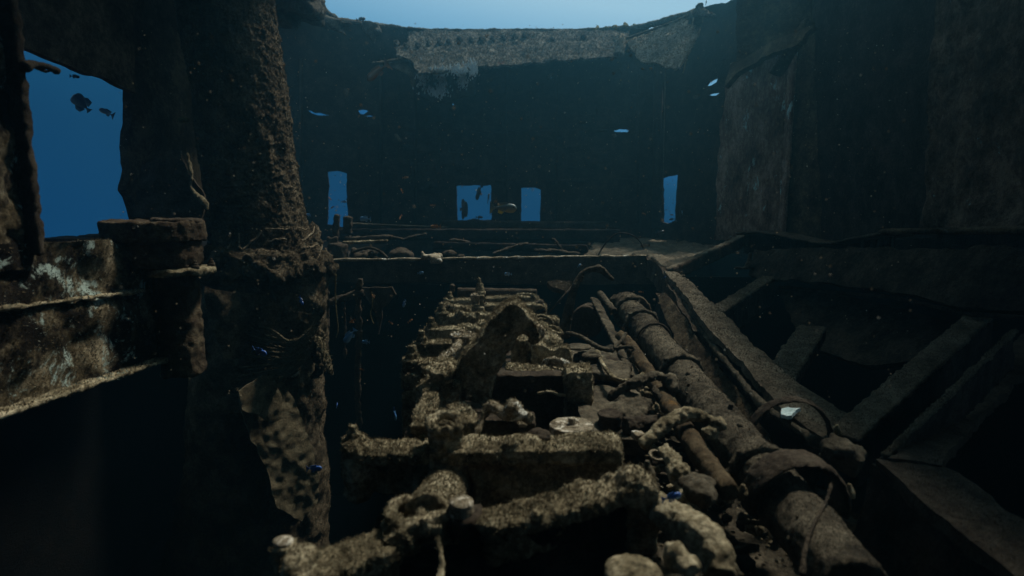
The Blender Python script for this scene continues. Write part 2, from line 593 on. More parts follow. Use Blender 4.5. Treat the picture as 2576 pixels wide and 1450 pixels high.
for k in range(26):
    x_, y_ = random.uniform(1030, 1630), random.uniform(200, 545)
    if y_ > 425 and 1110 < x_ < 1400: continue
    if y_ > 300 and y_ < 350 and 1510 < x_: continue
    q_ = P(x_, y_, 13.92)
    MB().box(q_, (random.uniform(.2, .9), .03, random.uniform(.15, .6))).build('patch_plate', M['wall'], bw, vox=.03, disp=((.06, .3), (.03, .06)))
ol, nl = vplane(P(1012, 500, 14.02), P(690, 500, 13.5))
lpl = lambda l: [PL(a, b, ol, nl) for a, b in l]
top_l = [(670, -40), (740, -12), (800, 12), (806, 40), (850, 48), (885, 57), (912, 50), (940, 62), (975, 70), (1012, 74)]
holes_l = [[(827, 433), (850, 430), (872, 436), (874, 555), (868, 572), (825, 566)],
           [(773, 277), (782, 278), (793, 286), (806, 285), (828, 289), (806, 291), (788, 289)],
           [(863, 226), (868, 222), (873, 223), (868, 231)],
           [(899, 277), (908, 273), (922, 276), (925, 280), (914, 286), (905, 284)], [(918, 291), (930, 290), (941, 293), (930, 294)]]
lw = T('side_bulkhead', 'dark torn bulkhead left of the middle, behind the netted column, with one narrow doorway', 'bulkhead', PL(850, 620, ol, nl))
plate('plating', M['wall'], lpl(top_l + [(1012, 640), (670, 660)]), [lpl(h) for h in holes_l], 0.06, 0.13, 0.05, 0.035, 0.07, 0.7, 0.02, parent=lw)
for x in (760, 960):
    a, b = PL(x, 150, ol, nl) + Vector((0, -.06, 0)), PL(x, 560, ol, nl) + Vector((0, -.06, 0))
    MB().bar(a, b, 0.05, 0.12, (0, 1, 0)).build('stiffener', M['wall'], lw)
orr, nr = vplane(P(1638, 500, 14.02), P(1880, 500, 11.0))
rpl = lambda l: [PL(a, b, orr, nr) for a, b in l]
top_r = [(1638, 76), (1700, 52), (1742, 34), (1762, 18), (1800, 12), (1835, 4), (1880, -20), (1900, -40)]
holes_r = [[(1665, 450), (1678, 444), (1702, 438), (1700, 470), (1697, 558), (1680, 564), (1661, 559)],
           [(1773, 214), (1780, 205), (1790, 201), (1803, 195), (1799, 205), (1788, 213), (1778, 217)],
           [(1778, 241), (1784, 235), (1796, 233), (1812, 232), (1800, 238), (1786, 240)],
           [(1712, 525), (1716, 524), (1716, 545), (1712, 546)]]
rw = T('side_bulkhead', 'dark bulkhead right of the middle with a tall slanted blue slot and two torn holes', 'bulkhead', PL(1750, 620, orr, nr))
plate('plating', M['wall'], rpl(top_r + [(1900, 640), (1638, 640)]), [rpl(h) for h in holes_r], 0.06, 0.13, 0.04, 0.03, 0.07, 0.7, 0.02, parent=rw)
MB().bar(PL(1654, 170, orr, nr) + Vector((0, -.12, 0)), PL(1648, 575, orr, nr) + Vector((0, -.12, 0)), 0.20, 0.14, (0, 1, 0)).build('door_post', M['wall'], rw, disp=((0.03, .1),))
MB().bar(PL(1668, 180, orr, nr) + Vector((0, -.2, 0)), PL(1662, 480, orr, nr) + Vector((0, -.2, 0)), 0.02, 0.02, (0, 1, 0)).build('edge_strip', M['deck'], rw)

# bent roof plates hanging at the head of the far wall
rn = vplane(P(1000, 80, 14), P(1600, 80, 14))[1]
pa, pb, pc = P(1028, 82, 13.9), P(1570, 80, 13.9), P(1300, 165, 12.5)
nb = (pb - pa).cross(pc - pa).normalized()
bpl = lambda l: [PL(a, b, pa, nb) for a, b in l]
br = T('roof_plate', 'wide sunlit roof plate sagging from the far bulkhead top with a row of knobs', 'roof plate', P(1300, 165, 12.5))
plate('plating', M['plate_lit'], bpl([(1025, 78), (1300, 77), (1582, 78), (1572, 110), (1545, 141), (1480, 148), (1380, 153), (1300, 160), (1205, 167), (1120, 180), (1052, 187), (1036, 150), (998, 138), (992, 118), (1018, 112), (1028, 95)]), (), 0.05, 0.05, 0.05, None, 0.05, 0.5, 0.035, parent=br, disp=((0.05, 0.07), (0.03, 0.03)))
for i, (x, y) in enumerate([(998, 112), (1024, 118), (1052, 116), (1080, 113), (1107, 110), (1131, 107), (1158, 102), (1187, 103), (1212, 101), (1240, 99), (1268, 97), (1295, 94), (1321, 90), (1390, 102), (1468, 96)]):
    c = PL(x, y, pa, nb)
    MB().ball(c + Vector((0, -.03, .02)), (0.075, 0.07, 0.065), 2).ball(c + Vector((0.01, -.09, -0.04)), (0.045, 0.05, 0.05), 1).build('knob', M['plate_lit'], br, vox=0.022, disp=((0.03, 0.04),))
# side roof flap
qa, qb, qc = P(1575, 100, 13.2), P(1765, 30, 11.6), P(1690, 170, 11.2)
nq = (qb - qa).cross(qc - qa).normalized()
qpl = lambda l: [PL(a, b, qa, nq) for a, b in l]
rf = T('roof_plate', 'small bent roof flap hanging beside the sagging plate, its lower corner sunlit', 'roof plate', qc)
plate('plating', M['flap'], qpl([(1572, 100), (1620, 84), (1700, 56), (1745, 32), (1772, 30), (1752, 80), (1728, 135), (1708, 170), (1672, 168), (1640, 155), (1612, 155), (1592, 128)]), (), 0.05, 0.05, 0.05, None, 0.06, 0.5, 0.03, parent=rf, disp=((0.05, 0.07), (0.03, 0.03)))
MB().tube([P(1572, 98, 13.1), P(1620, 82, 12.7), P(1700, 54, 12.1), P(1748, 32, 11.6)], 0.03, 6).build('rim', M['deck'], rf, vox=0.02, disp=((0.03, .06),))
kn = MB().tube([P(1560, 92, 12.9), P(1562, 105, 12.8), P(1556, 140, 12.7)], [0.09, 0.11, 0.12], 9).ball(P(1546, 98, 12.85), 0.07, 1).build('bracket', M['flap'], rf, vox=0.03, disp=((0.06, 0.1),))
# back face of roof edge behind the sagging plate, on the skyline
MB().tube([P(800, 20, 12.6), P(850, 50, 13.2), P(915, 60, 13.8), P(960, 66, 14.3), P(1060, 76, 14.6), P(1200, 78, 14.6), P(1450, 78, 14.6), P(1600, 72, 14.4), P(1740, 35, 12.5)], [0.10, 0.06, 0.06, 0.06, 0.05, 0.05, 0.06, 0.08, 0.08], 8).build('rim', M['plate_lit'], bw, vox=0.035, disp=((0.07, 0.18), (0.03, 0.05)))

# roof remnants at the two ends of the skyline
t1 = T('roof_remnant', 'ragged lump of collapsed roof jutting into the water above left, top of the column', 'wreck debris', P(740, 40, 10.5))
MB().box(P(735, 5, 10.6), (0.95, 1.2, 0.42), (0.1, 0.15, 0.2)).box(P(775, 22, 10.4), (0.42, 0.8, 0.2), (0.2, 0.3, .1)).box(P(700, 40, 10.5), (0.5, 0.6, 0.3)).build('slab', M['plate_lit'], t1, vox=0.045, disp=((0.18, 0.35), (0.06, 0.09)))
t2 = T('torn_flap', 'ragged weedy flap hanging off the skyline of the torn left bulkhead', 'torn plate', P(925, 80, 12.9))
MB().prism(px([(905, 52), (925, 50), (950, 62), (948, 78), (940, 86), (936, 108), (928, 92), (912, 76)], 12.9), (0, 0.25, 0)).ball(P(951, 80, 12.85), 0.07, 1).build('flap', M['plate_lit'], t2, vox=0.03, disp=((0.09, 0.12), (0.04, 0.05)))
t3 = T('torn_flap', 'ragged torn strip sagging under the skyline left of the weedy flap', 'torn plate', P(850, 70, 12.2))
MB().prism(px([(795, 30), (850, 48), (880, 56), (860, 62), (850, 66), (870, 88), (840, 74), (806, 62)], 12.2), (0, 0.2, 0)).build('flap', M['plate_lit'], t3, vox=0.035, disp=((0.10, 0.15), (0.04, 0.05)))
t4 = T('broken_bracket', 'thin broken bracket end jutting left under the knobbed roof plate', 'bracket', P(970, 152, 12.8))
MB().tube([P(933, 158, 12.7), P(965, 156, 12.8), P(1000, 150, 12.9), P(1020, 146, 12.9)], [0.02, .03, .035, .04], 7).prism(px([(960, 158), (1025, 146), (1050, 190), (1040, 235), (1028, 190)], 12.95), (0, .05, 0)).build('bracket', M['deck'], t4, vox=0.03, disp=((0.03, 0.1),))
t5 = T('twisted_stub', 'twisted metal stub with side branch standing at the right end of the skyline', 'metal stub', P(1762, 40, 11.3))
MB().tube([P(1748, 62, 11.4), P(1757, 30, 11.3), P(1762, 10, 11.2), P(1763, 6, 11.2)], [0.14, .10, .05, .02], 8).tube([P(1760, 28, 11.2), P(1780, 38, 11.1), P(1800, 41, 11.0)], [.07, .05, .03], 7).ball(P(1745, 40, 11.4), 0.13, 1).build('stub', M['plate_lit'], t5, vox=0.03, disp=((0.09, 0.1), (0.03, 0.04)))
rp1 = MB().tube([P(1745, 45, 11.2), P(1738, 80, 11.2), P(1735, 115, 11.15), P(1726, 150, 11.1), P(1718, 185, 11.1)], 0.014, 6, 1).build('hanging_line', M['rope'], disp=((0.03, .08),))
setp(rp1, 'thin frayed line hanging below the twisted stub', 'rope')
# growths silhouetted on the skyline
for i, (x, y, s_) in enumerate([(1499, 74, 1.0), (1525, 74, .8), (1547, 70, .85), (1574, 67, .95), (1598, 69, .85), (1621, 70, .6), (1699, 47, .8)]):
    lab = ['largest', '', '', '', '', '', ''][i]
    g_ = MB()
    c = P(x, y, 14.4)
    g_.cyl(c - Vector((0, 0, .12)), c, .022, .03, 7)
    for q in range(7):
        g_.ball(c + Vector((random.uniform(-.05, .05), random.uniform(-.05, .05), random.uniform(-.02, .07))) * s_, .045 * s_, 1)
    o = g_.build('soft_coral', M['weed'], vox=0.02, disp=((0.03, .04),))
    setp(o, 'isolated round coral tuft on the skyline beside the twisted stub' if i == 6 else ['largest and leftmost', 'second from left', 'third from left', 'fourth from left', 'fifth from left', 'smallest, rightmost'][min(i, 5)] + ' of the row of coral tufts on the far roof edge', 'coral', 'coral tufts on the skyline' if i < 6 else None)

# white soft coral under the sagging plate
for i, (x, y, wx, hy, lab) in enumerate([(1063, 195, 16, 26, 'small white coral patch at the left corner under the sagging plate'), (1110, 205, 16, 40, 'tallest white coral patch hanging down the wall under the sagging plate'), (1105, 182, 22, 12, 'white coral sprigs fringing the plate edge above the tallest patch'), (1150, 178, 24, 14, 'white coral sprigs on the plate edge right of the tallest patch'), (1190, 176, 14, 18, 'rightmost white coral sprigs on the sagging plate edge'), (1165, 205, 14, 20, 'faint white coral patch on the dark wall under the right sprigs'), (1098, 235, 30, 12, 'scattered white coral specks low under the tallest patch')]):
    g_ = MB()
    for q in range(110):
        a = random.gauss(0, .5) * wx
        b = random.gauss(0, .5) * hy
        c = P(x + a, y + b, 12.35 if y < 190 else 12.75)
        r_ = random.uniform(.008, .022)
        g_.cyl(c, c + Vector((random.uniform(-.03, .03), -.03, random.uniform(.02, .07))), r_, r_ * .4, 4)
    o = g_.build('white_coral', M['coral'], smooth=False)
    setp(o, lab, 'coral', None, 'stuff')
    # carrier film that ties each sprig cluster to the plate
cf = MB().prism(px([(1040, 186), (1205, 170), (1200, 178), (1196, 240), (1150, 250), (1120, 262), (1085, 262), (1050, 240)], 12.8), (0, 0.06, 0)).build('hanging_plate', M['wall'], vox=0.04, disp=((0.04, .2),))
setp(cf, 'dark hanging plate behind the white coral patches', 'steel plate')

# torn curls around wall holes
for (x, y, Y, pts_, lab) in [
    (868, 228, 12.6, [(862, 226), (876, 222), (873, 234), (869, 248), (866, 240), (862, 232)], 'pale curl of torn plate beneath the upper left hole'),
    (1345 + 205, 350, 13.8, [(1537, 338), (1548, 336), (1552, 343), (1545, 347)], 'torn shard under the hole right of centre'),
    (1750, 243, 11.9, [(1742, 243), (1757, 236), (1762, 238), (1752, 249), (1744, 250)], 'bright torn shard left of the two right hand holes'),
    (1000, 345, 13.6, [(990, 338), (996, 336), (1008, 352), (1010, 358), (1000, 354)], 'small pale torn shard on the wall below the knobbed plate'),
    (1382, 190, 13.8, [(1376, 195), (1382, 183), (1395, 183), (1388, 190), (1380, 202)], 'small bent flap hanging below the middle of the sagging plate'),
    (1190, 150, 13.6, [(1158, 328), (1163, 327), (1162, 334), (1159, 334)], 'tiny pale flake on the middle of the far wall'),
    (1372, 405, 13.6, [(1384, 400), (1390, 398), (1388, 407), (1383, 406)], 'tiny pale flake low on the far wall above the right square opening')]:
    o = MB().prism(px(pts_, Y), (0.02, 0.05, 0)).build('torn_shard', M['deck'], vox=0.02, disp=((0.03, .05),))
    setp(o, lab, 'metal shard')

# ================================================================== decks and coamings
dk = [(1470, 640), (1520, 590), (1545, 574), (1640, 566), (1700, 564), (1760, 572), (1800, 590), (1832, 608), (1790, 626), (1740, 650), (1692, 682), (1660, 676), (1625, 645), (1560, 640)]
o = plate('side_deck', M['deck'], [G(a, b, -0.78) for a, b in dk], (), 0.12, 0.06, 0.06, None, 0.06, 0.3, 0.03, disp=((.06, .18), (.03, .05)))
setp(o, kind='structure')
# hull sides / back under deck level
o = plate('hull_side_left', M['hold_shade'], [Vector((-4.7, -2.5, 0)), Vector((-4.7, 14.4, 0)), Vector((-4.7, 14.4, zr(-.9))), Vector((-4.7, -2.5, zr(-.9)))], (), 0.08, 0.5, 0, None, 0.03)
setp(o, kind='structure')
o = plate('hull_end', M['hold_shade'], [Vector((-5.6, 14.3, 0)), Vector((5.6, 14.3, 0)), Vector((5.6, 14.3, zr(-.9))), Vector((-5.6, 14.3, zr(-.9)))], (), 0.08, 0.5, 0, None, 0.03)
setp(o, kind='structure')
o = plate('hull_side_right', M['hold_shade'], [Vector((4.9, -2.5, 0)), Vector((4.9, 14.2, 0)), Vector((4.9, 14.2, zr(-.9))), Vector((4.9, -2.5, zr(-.9)))], (), 0.08, 0.5, 0, None, 0.03)
setp(o, kind='structure')
# left side deck (behind the column and out to the wall foot)
o = plate('side_deck_left', M['wall'], [Vector((-6.2, 5.6, zr(-.80))), Vector((-2.6, 7.9, zr(-.80))), Vector((-2.6, 14.2, zr(-.80))), Vector((-6.2, 14.2, zr(-.80)))], (), 0.1, 0.25, 0.04, None, 0.05)
setp(o, kind='structure')
# inner hatch wall steps seen beyond the coaming
def girder(name, mat, a, b, wdt, h, label, cat, parent=None, vox=0.035, disp=((0.03, .15), (0.02, .04)), up=(0, 0, 1), group=None):
    o = MB().bar(a, b, wdt, h, up).build(name, mat, parent, vox=vox, disp=disp)
    if label: setp(o, label, cat, group)
    return o
girder('bulwark', M['wall'], P(1112, 570, 12.2), P(1530, 574, 12.2), 0.12, 0.26, 'low rusted bulwark below the two square openings', 'bulwark')
girder('long_rail', M['deck'], P(885, 563, 10.8), P(1125, 573, 11.4), 0.05, 0.035, 'long thin rail running from the two posts toward the square openings', 'rail', vox=0.015, disp=((0.02, .06),))
girder('hatch_beam', M['wall'], P(830, 590, 10.9), P(1560, 592, 10.9), 0.10, 0.22, 'upper dark cross beam beyond the bright edged coaming', 'beam')
girder('hatch_beam', M['wall'], P(1090, 618, 10.2), P(1480, 628, 9.4), 0.08, 0.14, 'broken lower cross beam just beyond the bright edged coaming', 'beam')
for k, (x0_, y0_, x1_, y1_, Y_, lab) in enumerate([(1010, 606, 1075, 590, 10.4, 'dim broken spar end leaning right of the two broken rails'), (1130, 604, 1185, 612, 10.2, 'dim short spar lying across the upper cross beam'), (1240, 640, 1330, 612, 9.3, 'dim slanted spar behind the middle of the coaming'), (1390, 600, 1420, 640, 9.4, 'dim bent spar near the arched cable'), (1345, 630, 1460, 640, 9.0, 'dim flat spar lying just behind the coaming')]):
    o = MB().tube([P(x0_, y0_, Y_), P((x0_ + x1_) / 2, (y0_ + y1_) / 2 - 3, Y_), P(x1_, y1_, Y_)], .05, 7, 1, .6).build('spar', M['girder'], vox=.022, disp=((.05, .12), (.03, .04)))
    setp(o, lab, 'spar')
hb = T('hatch_rear_wall', 'dark plating between the cross beams beyond the coaming', 'steel plate', P(1200, 640, 11.6))
plate('plating', M['wall'], [P(860, 572, 12.4), P(1560, 572, 12.4), P(1560, 800, 12.4), P(860, 800, 12.4)], (), .05, .3, .03, None, .03, parent=hb)

# near transverse coaming with silted top edge
cg = T('coaming', 'straight cross coaming with a thin bright silted top edge beyond the engine', 'coaming', P(1220, 715, 7.9))
a0, a1 = P(812, 656, 7.9), P(1625, 646, 7.9)
plate('web', M['girder'], [a0, P(1220, 650, 7.9), a1, P(1690, 715, 7.7), P(1220, 716, 7.9), P(812, 712, 7.9)], (), 0.05, 0.07, 0.02, None, 0.02, 0.3, 0.015, parent=cg)
MB().tube([P(806, 655, 7.85)] + [P(812 + k * 813 / 40, 655 - k * .25 + random.uniform(-.8, .8), 7.85) for k in range(41)], [random.uniform(.012, .026) for _ in range(42)], 7).build('top_edge', M['silt_pale'], cg, disp=((0.02, .04),))
MB().bar(P(812, 712, 7.8), P(1680, 716, 7.8), 0.12, 0.02).build('lower_flange', M['hold_shade'], cg, vox=0.03, disp=((0.02, .1),))  # shade-black colour keeps this sunlit flange dark
bk = MB().box(P(1078, 645, 7.75), (.14, .16, .05), (0, 0, .1)).box(P(1098, 646, 7.72), (.12, .2, .06), (0.2, 0, -.2)).box(P(1092, 654, 7.68), (.10, .14, .10)).ball(P(1106, 658, 7.62), .05, 1).cyl(P(1064, 652, 7.75), P(1061, 632, 7.75), .03, .025, 8).build('clamp', M['silt_pale'], vox=0.02, disp=((0.03, .05),))
setp(bk, 'small pale lashing clamp sitting on the bright coaming edge', 'clamp')

o = plate('haze_cut_wall', M['hold_shade'], [Vector((-4.6, 8.35, 0)), Vector((4.8, 8.35, 0)), Vector((4.8, 8.35, zr(-1.02))), Vector((-4.6, 8.35, zr(-1.02)))], (), .06, .25, 0, None, .04)  # added to cut the lit haze seen through the gap
setp(o, 'black lower bulkhead under the silted coaming, added to cut the haze veil', 'bulkhead')
# debris beyond the coaming, left
post = MB().tube([P(843, 600, 9.2), P(845, 570, 9.2), P(849, 539, 9.2)], [.062, .055, .05], 8).build('stub_post', M['girder'], vox=0.025, disp=((0.04, .08), (0.02, .03)))
setp(post, 'slightly tilted rusty stub post in front of the narrow left doorway', 'post')
post = MB().bar(P(874, 590, 9.6), P(876, 545, 9.6), .14, .14, (0, 1, 0)).build('stub_post', M['girder'], vox=0.025, disp=((0.04, .08), (0.02, .03)))
setp(post, 'square rusty stub post right of the tilted one', 'post')
o = MB().bar(P(870, 602, 9.1), P(985, 596, 9.1), .10, .06).bar(P(985, 596, 9.1), P(1015, 602, 9.4), .06, .03).build('broken_rail', M['girder'], vox=0.02, disp=((0.03, .08), (0.02, .03)))
setp(o, 'upper of two broken rails reaching right from the stub posts', 'rail')
o = MB().bar(P(862, 611, 8.9), P(975, 607, 8.9), .10, .04).build('broken_rail', M['silt'], vox=0.018, disp=((0.03, .06), (0.02, .03)))
setp(o, 'lower of two broken rails, its upper edge bright with silt', 'rail')
o = MB().cyl(P(850, 655, 8.8), P(850, 612, 8.8), .15, .16).tube([P(822, 600, 8.8), P(835, 604, 8.8), P(850, 598, 8.8)], .04, 7).build('bollard', M['girder'], vox=0.03, disp=((0.05, .1), (0.02, .03)))
setp(o, 'squat rusty bollard below the tilted stub post', 'bollard')
g_ = MB()
for q in range(26):
    g_.ball(P(random.uniform(885, 945), random.uniform(628, 652), random.uniform(8.4, 8.9)), random.uniform(.03, .07), 1)
o = g_.build('tangled_heap', M['girder'], vox=0.03, disp=((0.07, .08), (0.03, .03)))
setp(o, 'tangled weedy heap behind the left part of the coaming', 'debris heap')
o = MB().tube([P(885, 636, 8.3), P(905, 628, 8.3), P(935, 622, 8.3), P(960, 635, 8.3), P(975, 650, 8.3)], .022, 8, 2).build('bent_hose', M['girder'], vox=0.014, disp=((0.02, .05),))
setp(o, 'bent hose arching over the tangled heap', 'hose')
g_ = MB().ball(P(1008, 646, 8.8), (.20, .2, .14), 3).ball(P(1022, 644, 8.7), .08, 2).ball(P(995, 640, 8.8), .07, 2)
setp(g_.build('round_mound', M['girder'], vox=0.03, disp=((0.06, .15), (0.02, .04))), 'round mound of growth behind the coaming right of the heap', 'mound')
for x, s_ in ((1130, .08), (1160, .05)):
    setp(MB().ball(P(x, 640 if x < 1150 else 646, 8.4), (s_ * 1.4, s_, s_ * .8), 2).build('small_lump', M['girder'], vox=0.02, disp=((0.04, .05),)), 'larger encrusted lump behind the coaming right of the clamp' if x < 1150 else 'smaller encrusted lump behind the coaming right of the clamp', 'lump')
# arch hose behind coaming
o = MB().tube([P(1500, 655, 7.9), P(1512, 628, 7.9), P(1530, 604, 7.9), P(1552, 586, 7.9), P(1585, 588, 7.8), P(1610, 606, 7.8), P(1618, 625, 7.8)], .010, 7, 2).build('arched_cable', M['wall'])
setp(o, 'thin arched cable against the dark hollow beside the side deck', 'cable')
# ================================================================== netted column
col_t = T('column', 'massive leaning column wrapped in netting, left of the engine', 'column', P(650, 900, 6.0))
def lathe(name, mat, cs, rs, nseg, nring, fn, parent, squash=1.0):
    cs = [Vector(c) for c in cs]
    verts, faces = [], []
    for j in range(nring + 1):
        t = j / nring * (len(cs) - 1)
        i = min(int(t), len(cs) - 2)
        f = t - i
        f = f if True else f
        c = cs[i].lerp(cs[i + 1], f)
        r = rs[i] * (1 - f) + rs[i + 1] * f
        for k in range(nseg):
            a = 2 * math.pi * k / nseg
            d = Vector((math.cos(a), math.sin(a) * squash, 0))
            verts.append(c + d * (r + fn(c + d * r, a, c.z)))
    for j in range(nring):
        for k in range(nseg):
            a, b = j * nseg + k, j * nseg + (k + 1) % nseg
            faces.append((a, b, b + nseg, a + nseg))
    faces.append(tuple(range(nseg))[::-1])
    faces.append(tuple(nring * nseg + k for k in range(nseg)))
    me = bpy.data.meshes.new(name)
    me.from_pydata(verts, [], faces)
    return finish(name, me, mat, parent, 0, None, True)
def knob(p, a, z):
    w_ = noise.noise(p * 1.7)
    u_ = a * 17 + w_ * 3 + z * 1.5
    v_ = z * 46 + w_ * 6 + math.sin(a * 3) * 1.2
    am = .5 + max(-.4, noise.noise(p * 2.9 + Vector((5, 1, 2))) * 1.6)
    net = (max(0, math.sin(u_)) ** 6 * .011 + max(0, math.sin(v_)) ** 6 * .010) * am
    return net + noise.noise(p * 2.2) * .018 + noise.noise(Vector((p.x * 9, p.y * 9, p.z * 6))) * .010 * (1 + am) + noise.noise(p * 19) * .014 + noise.noise(p * 45) * .012
YC = 6.0
def ccen(pxl, pxr, y, Y=YC):
    a, b = P(pxl, y, Y), P(pxr, y, Y)
    return (a + b) / 2, (b - a).length / 2
pr = [ccen(425, 815, 1500), ccen(500, 803, 1100), ccen(520, 803, 800), ccen(530, 806, 690)]
up_ = [ccen(528, 800, 690), ccen(540, 778, 610), ccen(528, 752, 500), ccen(515, 733, 400), ccen(497, 718, 250), ccen(474, 700, 120), ccen(452, 684, 10), ccen(435, 672, -80), ccen(410, 655, -260)]
lathe('shaft', M['column'], [c for c, r in up_], [r for c, r in up_], 300, 330, knob, col_t)
def knob2(p, a, z):
    return noise.noise(p * 1.8) * .06 + (1 - abs(noise.noise(Vector((p.x * 4 + p.z * .8, p.y * 4, p.z * 1.1)))) * 2) * .05 + noise.noise(p * 7) * .03 + noise.noise(p * 20) * .012 + max(0, math.sin(z * 9 + a * 3)) * .01
lathe('base_shaft', M['column'], [c for c, r in pr], [r for c, r in pr], 160, 160, knob2, col_t)
# silt collar and tangled net at the deck line
g_ = MB()
for k in range(130):
    a = random.uniform(-2.7, .35)
    rr = random.uniform(.50, .63)
    c = P(668, 655, YC)
    hz = random.uniform(-.13, .12)
    rr -= hz * .5
    g_.ball(c + Vector((math.cos(a) * rr, math.sin(a) * rr, hz)), random.uniform(.05, .095), 1)
g_.cyl(P(668, 690, YC), P(668, 630, YC), .58, .46, 30)
g_.build('silt_collar', M['column'], col_t, vox=0.020, disp=((0.06, .12), (0.045, .035)))
def strand(pts, r, par, mat='rope', sm=2):
    return MB().tube(pts, r, 6, sm).build('strand', M[mat], par)
for k in range(24):
    c = P(672, 640, YC)
    a0_ = random.uniform(-2.0, .2)
    z0 = random.uniform(-.12, .28)
    pts_ = []
    tw = random.uniform(-.5, .6)
    dz = random.uniform(-.22, .12)
    for q in range(6):
        a = a0_ + tw * q / 5
        zz = z0 + dz * q / 5 + random.uniform(-.02, .02)
        rr = .53 - zz * .16 + (.05 if zz < .12 else .015) + random.uniform(0, .015)
        pts_.append(c + Vector((math.cos(a) * rr, math.sin(a) * rr, zz)))
    strand(pts_, random.uniform(.004, .009), col_t)
for k in range(22):
    y0 = random.uniform(60, 600)
    xr_ = np.interp(y0, [0, 120, 250, 400, 500, 600], [682, 698, 716, 731, 750, 778])
    b = P(xr_ - 4, y0, YC - .02)
    strand([b, b + Vector((random.uniform(.02, .05), -.03, random.uniform(-.04, .03))), b + Vector((random.uniform(.01, .06), -.02, random.uniform(-.10, .02)))], .004, col_t)
# growths beside the collar
o = MB().ball(P(785, 585, 6.6), (.10, .1, .12), 1).ball(P(775, 600, 6.5), .12, 1).ball(P(793, 610, 6.5), .08, 1).build('coral_lump', M['column'], vox=0.02, disp=((0.08, .07), (0.03, .03)))
setp(o, 'jagged coral lump behind the right shoulder of the column collar', 'coral')

# draped cloth and net under the collar
cl_w = lambda sc, am: (lambda p: Vector((0, am * (noise.noise(Vector((p.x * 3.5 + p.z * 1.6, 0, p.z * .7)) * sc) + .6 * noise.noise(Vector((p.x * 9 - p.z * 3, 3, p.z * 1.6)) * sc)), 0)))
o = plate('torn_cloth', M['cloth'], [P(a_, b_, 5.15 + (a_ - 605) / 197 * .62 - (b_ - 960) / 350 * .22) for a_, b_ in [(605, 975), (650, 960), (712, 965), (740, 1000), (752, 1040), (775, 1100), (802, 1190), (798, 1262), (775, 1290), (750, 1314), (722, 1300), (700, 1285), (672, 1210), (655, 1150), (632, 1100), (612, 1040)]], (), .012, .022, .03, None, .006, .16, .014, warp=cl_w(1.2, .05))
setp(o, 'large torn cloth with deep folds hanging down the foot of the netted column', 'cloth')
o = plate('torn_cloth', M['cloth'], [P(a_, b_, 5.02 + (a_ - 605) / 197 * .62 - (b_ - 960) / 350 * .22) for a_, b_ in [(600, 985), (655, 940), (690, 945), (710, 1000), (705, 1055), (680, 1065), (650, 1040), (612, 1030)]], (), .012, .022, .03, None, .006, .12, .014, warp=cl_w(1.4, .06))
setp(o, 'small crumpled cloth scrap above the large hanging cloth', 'cloth')
o = plate('torn_cloth', M['column'], [P(a_, b_, 5.22 + (a_ - 605) / 197 * .5) for a_, b_ in [(560, 1040), (612, 1035), (640, 1110), (655, 1180), (690, 1290), (665, 1330), (640, 1300), (618, 1210), (575, 1130)]], (), .012, .03, .03, None, .03, .16, .02, warp=cl_w(1.5, .07))
setp(o, 'dark rotten cloth strip hanging left of the large torn cloth', 'cloth')
o = plate('torn_cloth', M['column'], [P(a_, b_, 5.28 + (a_ - 605) / 197 * .42) for a_, b_ in [(520, 720), (640, 740), (740, 780), (796, 800), (790, 850), (740, 905), (660, 925), (560, 900), (520, 820)]], (), .012, .035, .03, None, .04, .2, .02, warp=cl_w(1.3, .08))
setp(o, 'wide dark cloth wrapped round the column just under its collar', 'cloth')
nt_ = T('draped_net', 'frayed net gathered at the right edge of the column and sweeping down to the left', 'fishing net', P(790, 900, 5.4))
for k in range(54):
    f = k / 53
    e = Vector((600 + random.uniform(-30, 60), 820 + 170 * f + random.uniform(-8, 8), 0))
    s0 = (797 + random.uniform(-10, 6), 765 + 80 * f)
    m1 = (785, 830 + 60 * f + random.uniform(-5, 5))
    m2 = (730, 870 + 75 * f + random.uniform(-8, 8))
    strand([P(*s0, 5.55), P(*m1, 5.36), P(*m2, 5.30), P(e.x + 40, e.y + random.uniform(-5, 5), 5.34), P(e.x, e.y, 5.4)], random.uniform(.004, .011), nt_, 'cloth')
g_ = MB()
for k in range(34):
    y = 765 + k * 5.5
    g_.ball(P(797 + 8 * math.sin(k * .5) + random.uniform(-4, 4), y, 5.5), random.uniform(.035, .06), 1)
g_.build('gathered_edge', M['column'], nt_, vox=.016, disp=((.06, .06), (.03, .025)))
MB().tube([P(797, 850, 5.45), P(812, 880, 5.4), P(826, 920, 5.4), P(837, 948, 5.4)], [.07, .055, .05, .022], 8, 1, .4).build('tail', M['cloth'], nt_, vox=.015, disp=((.04, .06), (.02, .025)))
MB().tube([P(760, 925, 5.35), P(745, 945, 5.33), P(730, 950, 5.33)], [.01, .03, .008], 8, 1, .5).build('fold', M['silt_pale'], nt_, vox=.012, disp=((.015, .04),))
g_ = MB()
for k in range(60):
    y = 930 + k * 8
    g_.ball(P(797 + random.uniform(-3, 3), y, 6.0), random.uniform(.03, .05), 1)
o = g_.build('edge_growth', M['column'], col_t, vox=.02, disp=((.05, .05), (.02, .025)))
for (pts_, r_, lab) in [([(845, 690), (843, 760), (852, 830), (846, 850)], .008, 'thin weed strand hanging below the coaming beside the column'), ([(935, 735), (938, 770), (930, 790), (940, 815)], .006, 'short wavy weed strand hanging in the dark left of the engine')]:
    o = MB().tube([P(a, b, 6.6) for a, b in pts_], r_, 5, 2).build('weed_strand', M['weed'])
    setp(o, lab, 'seaweed')

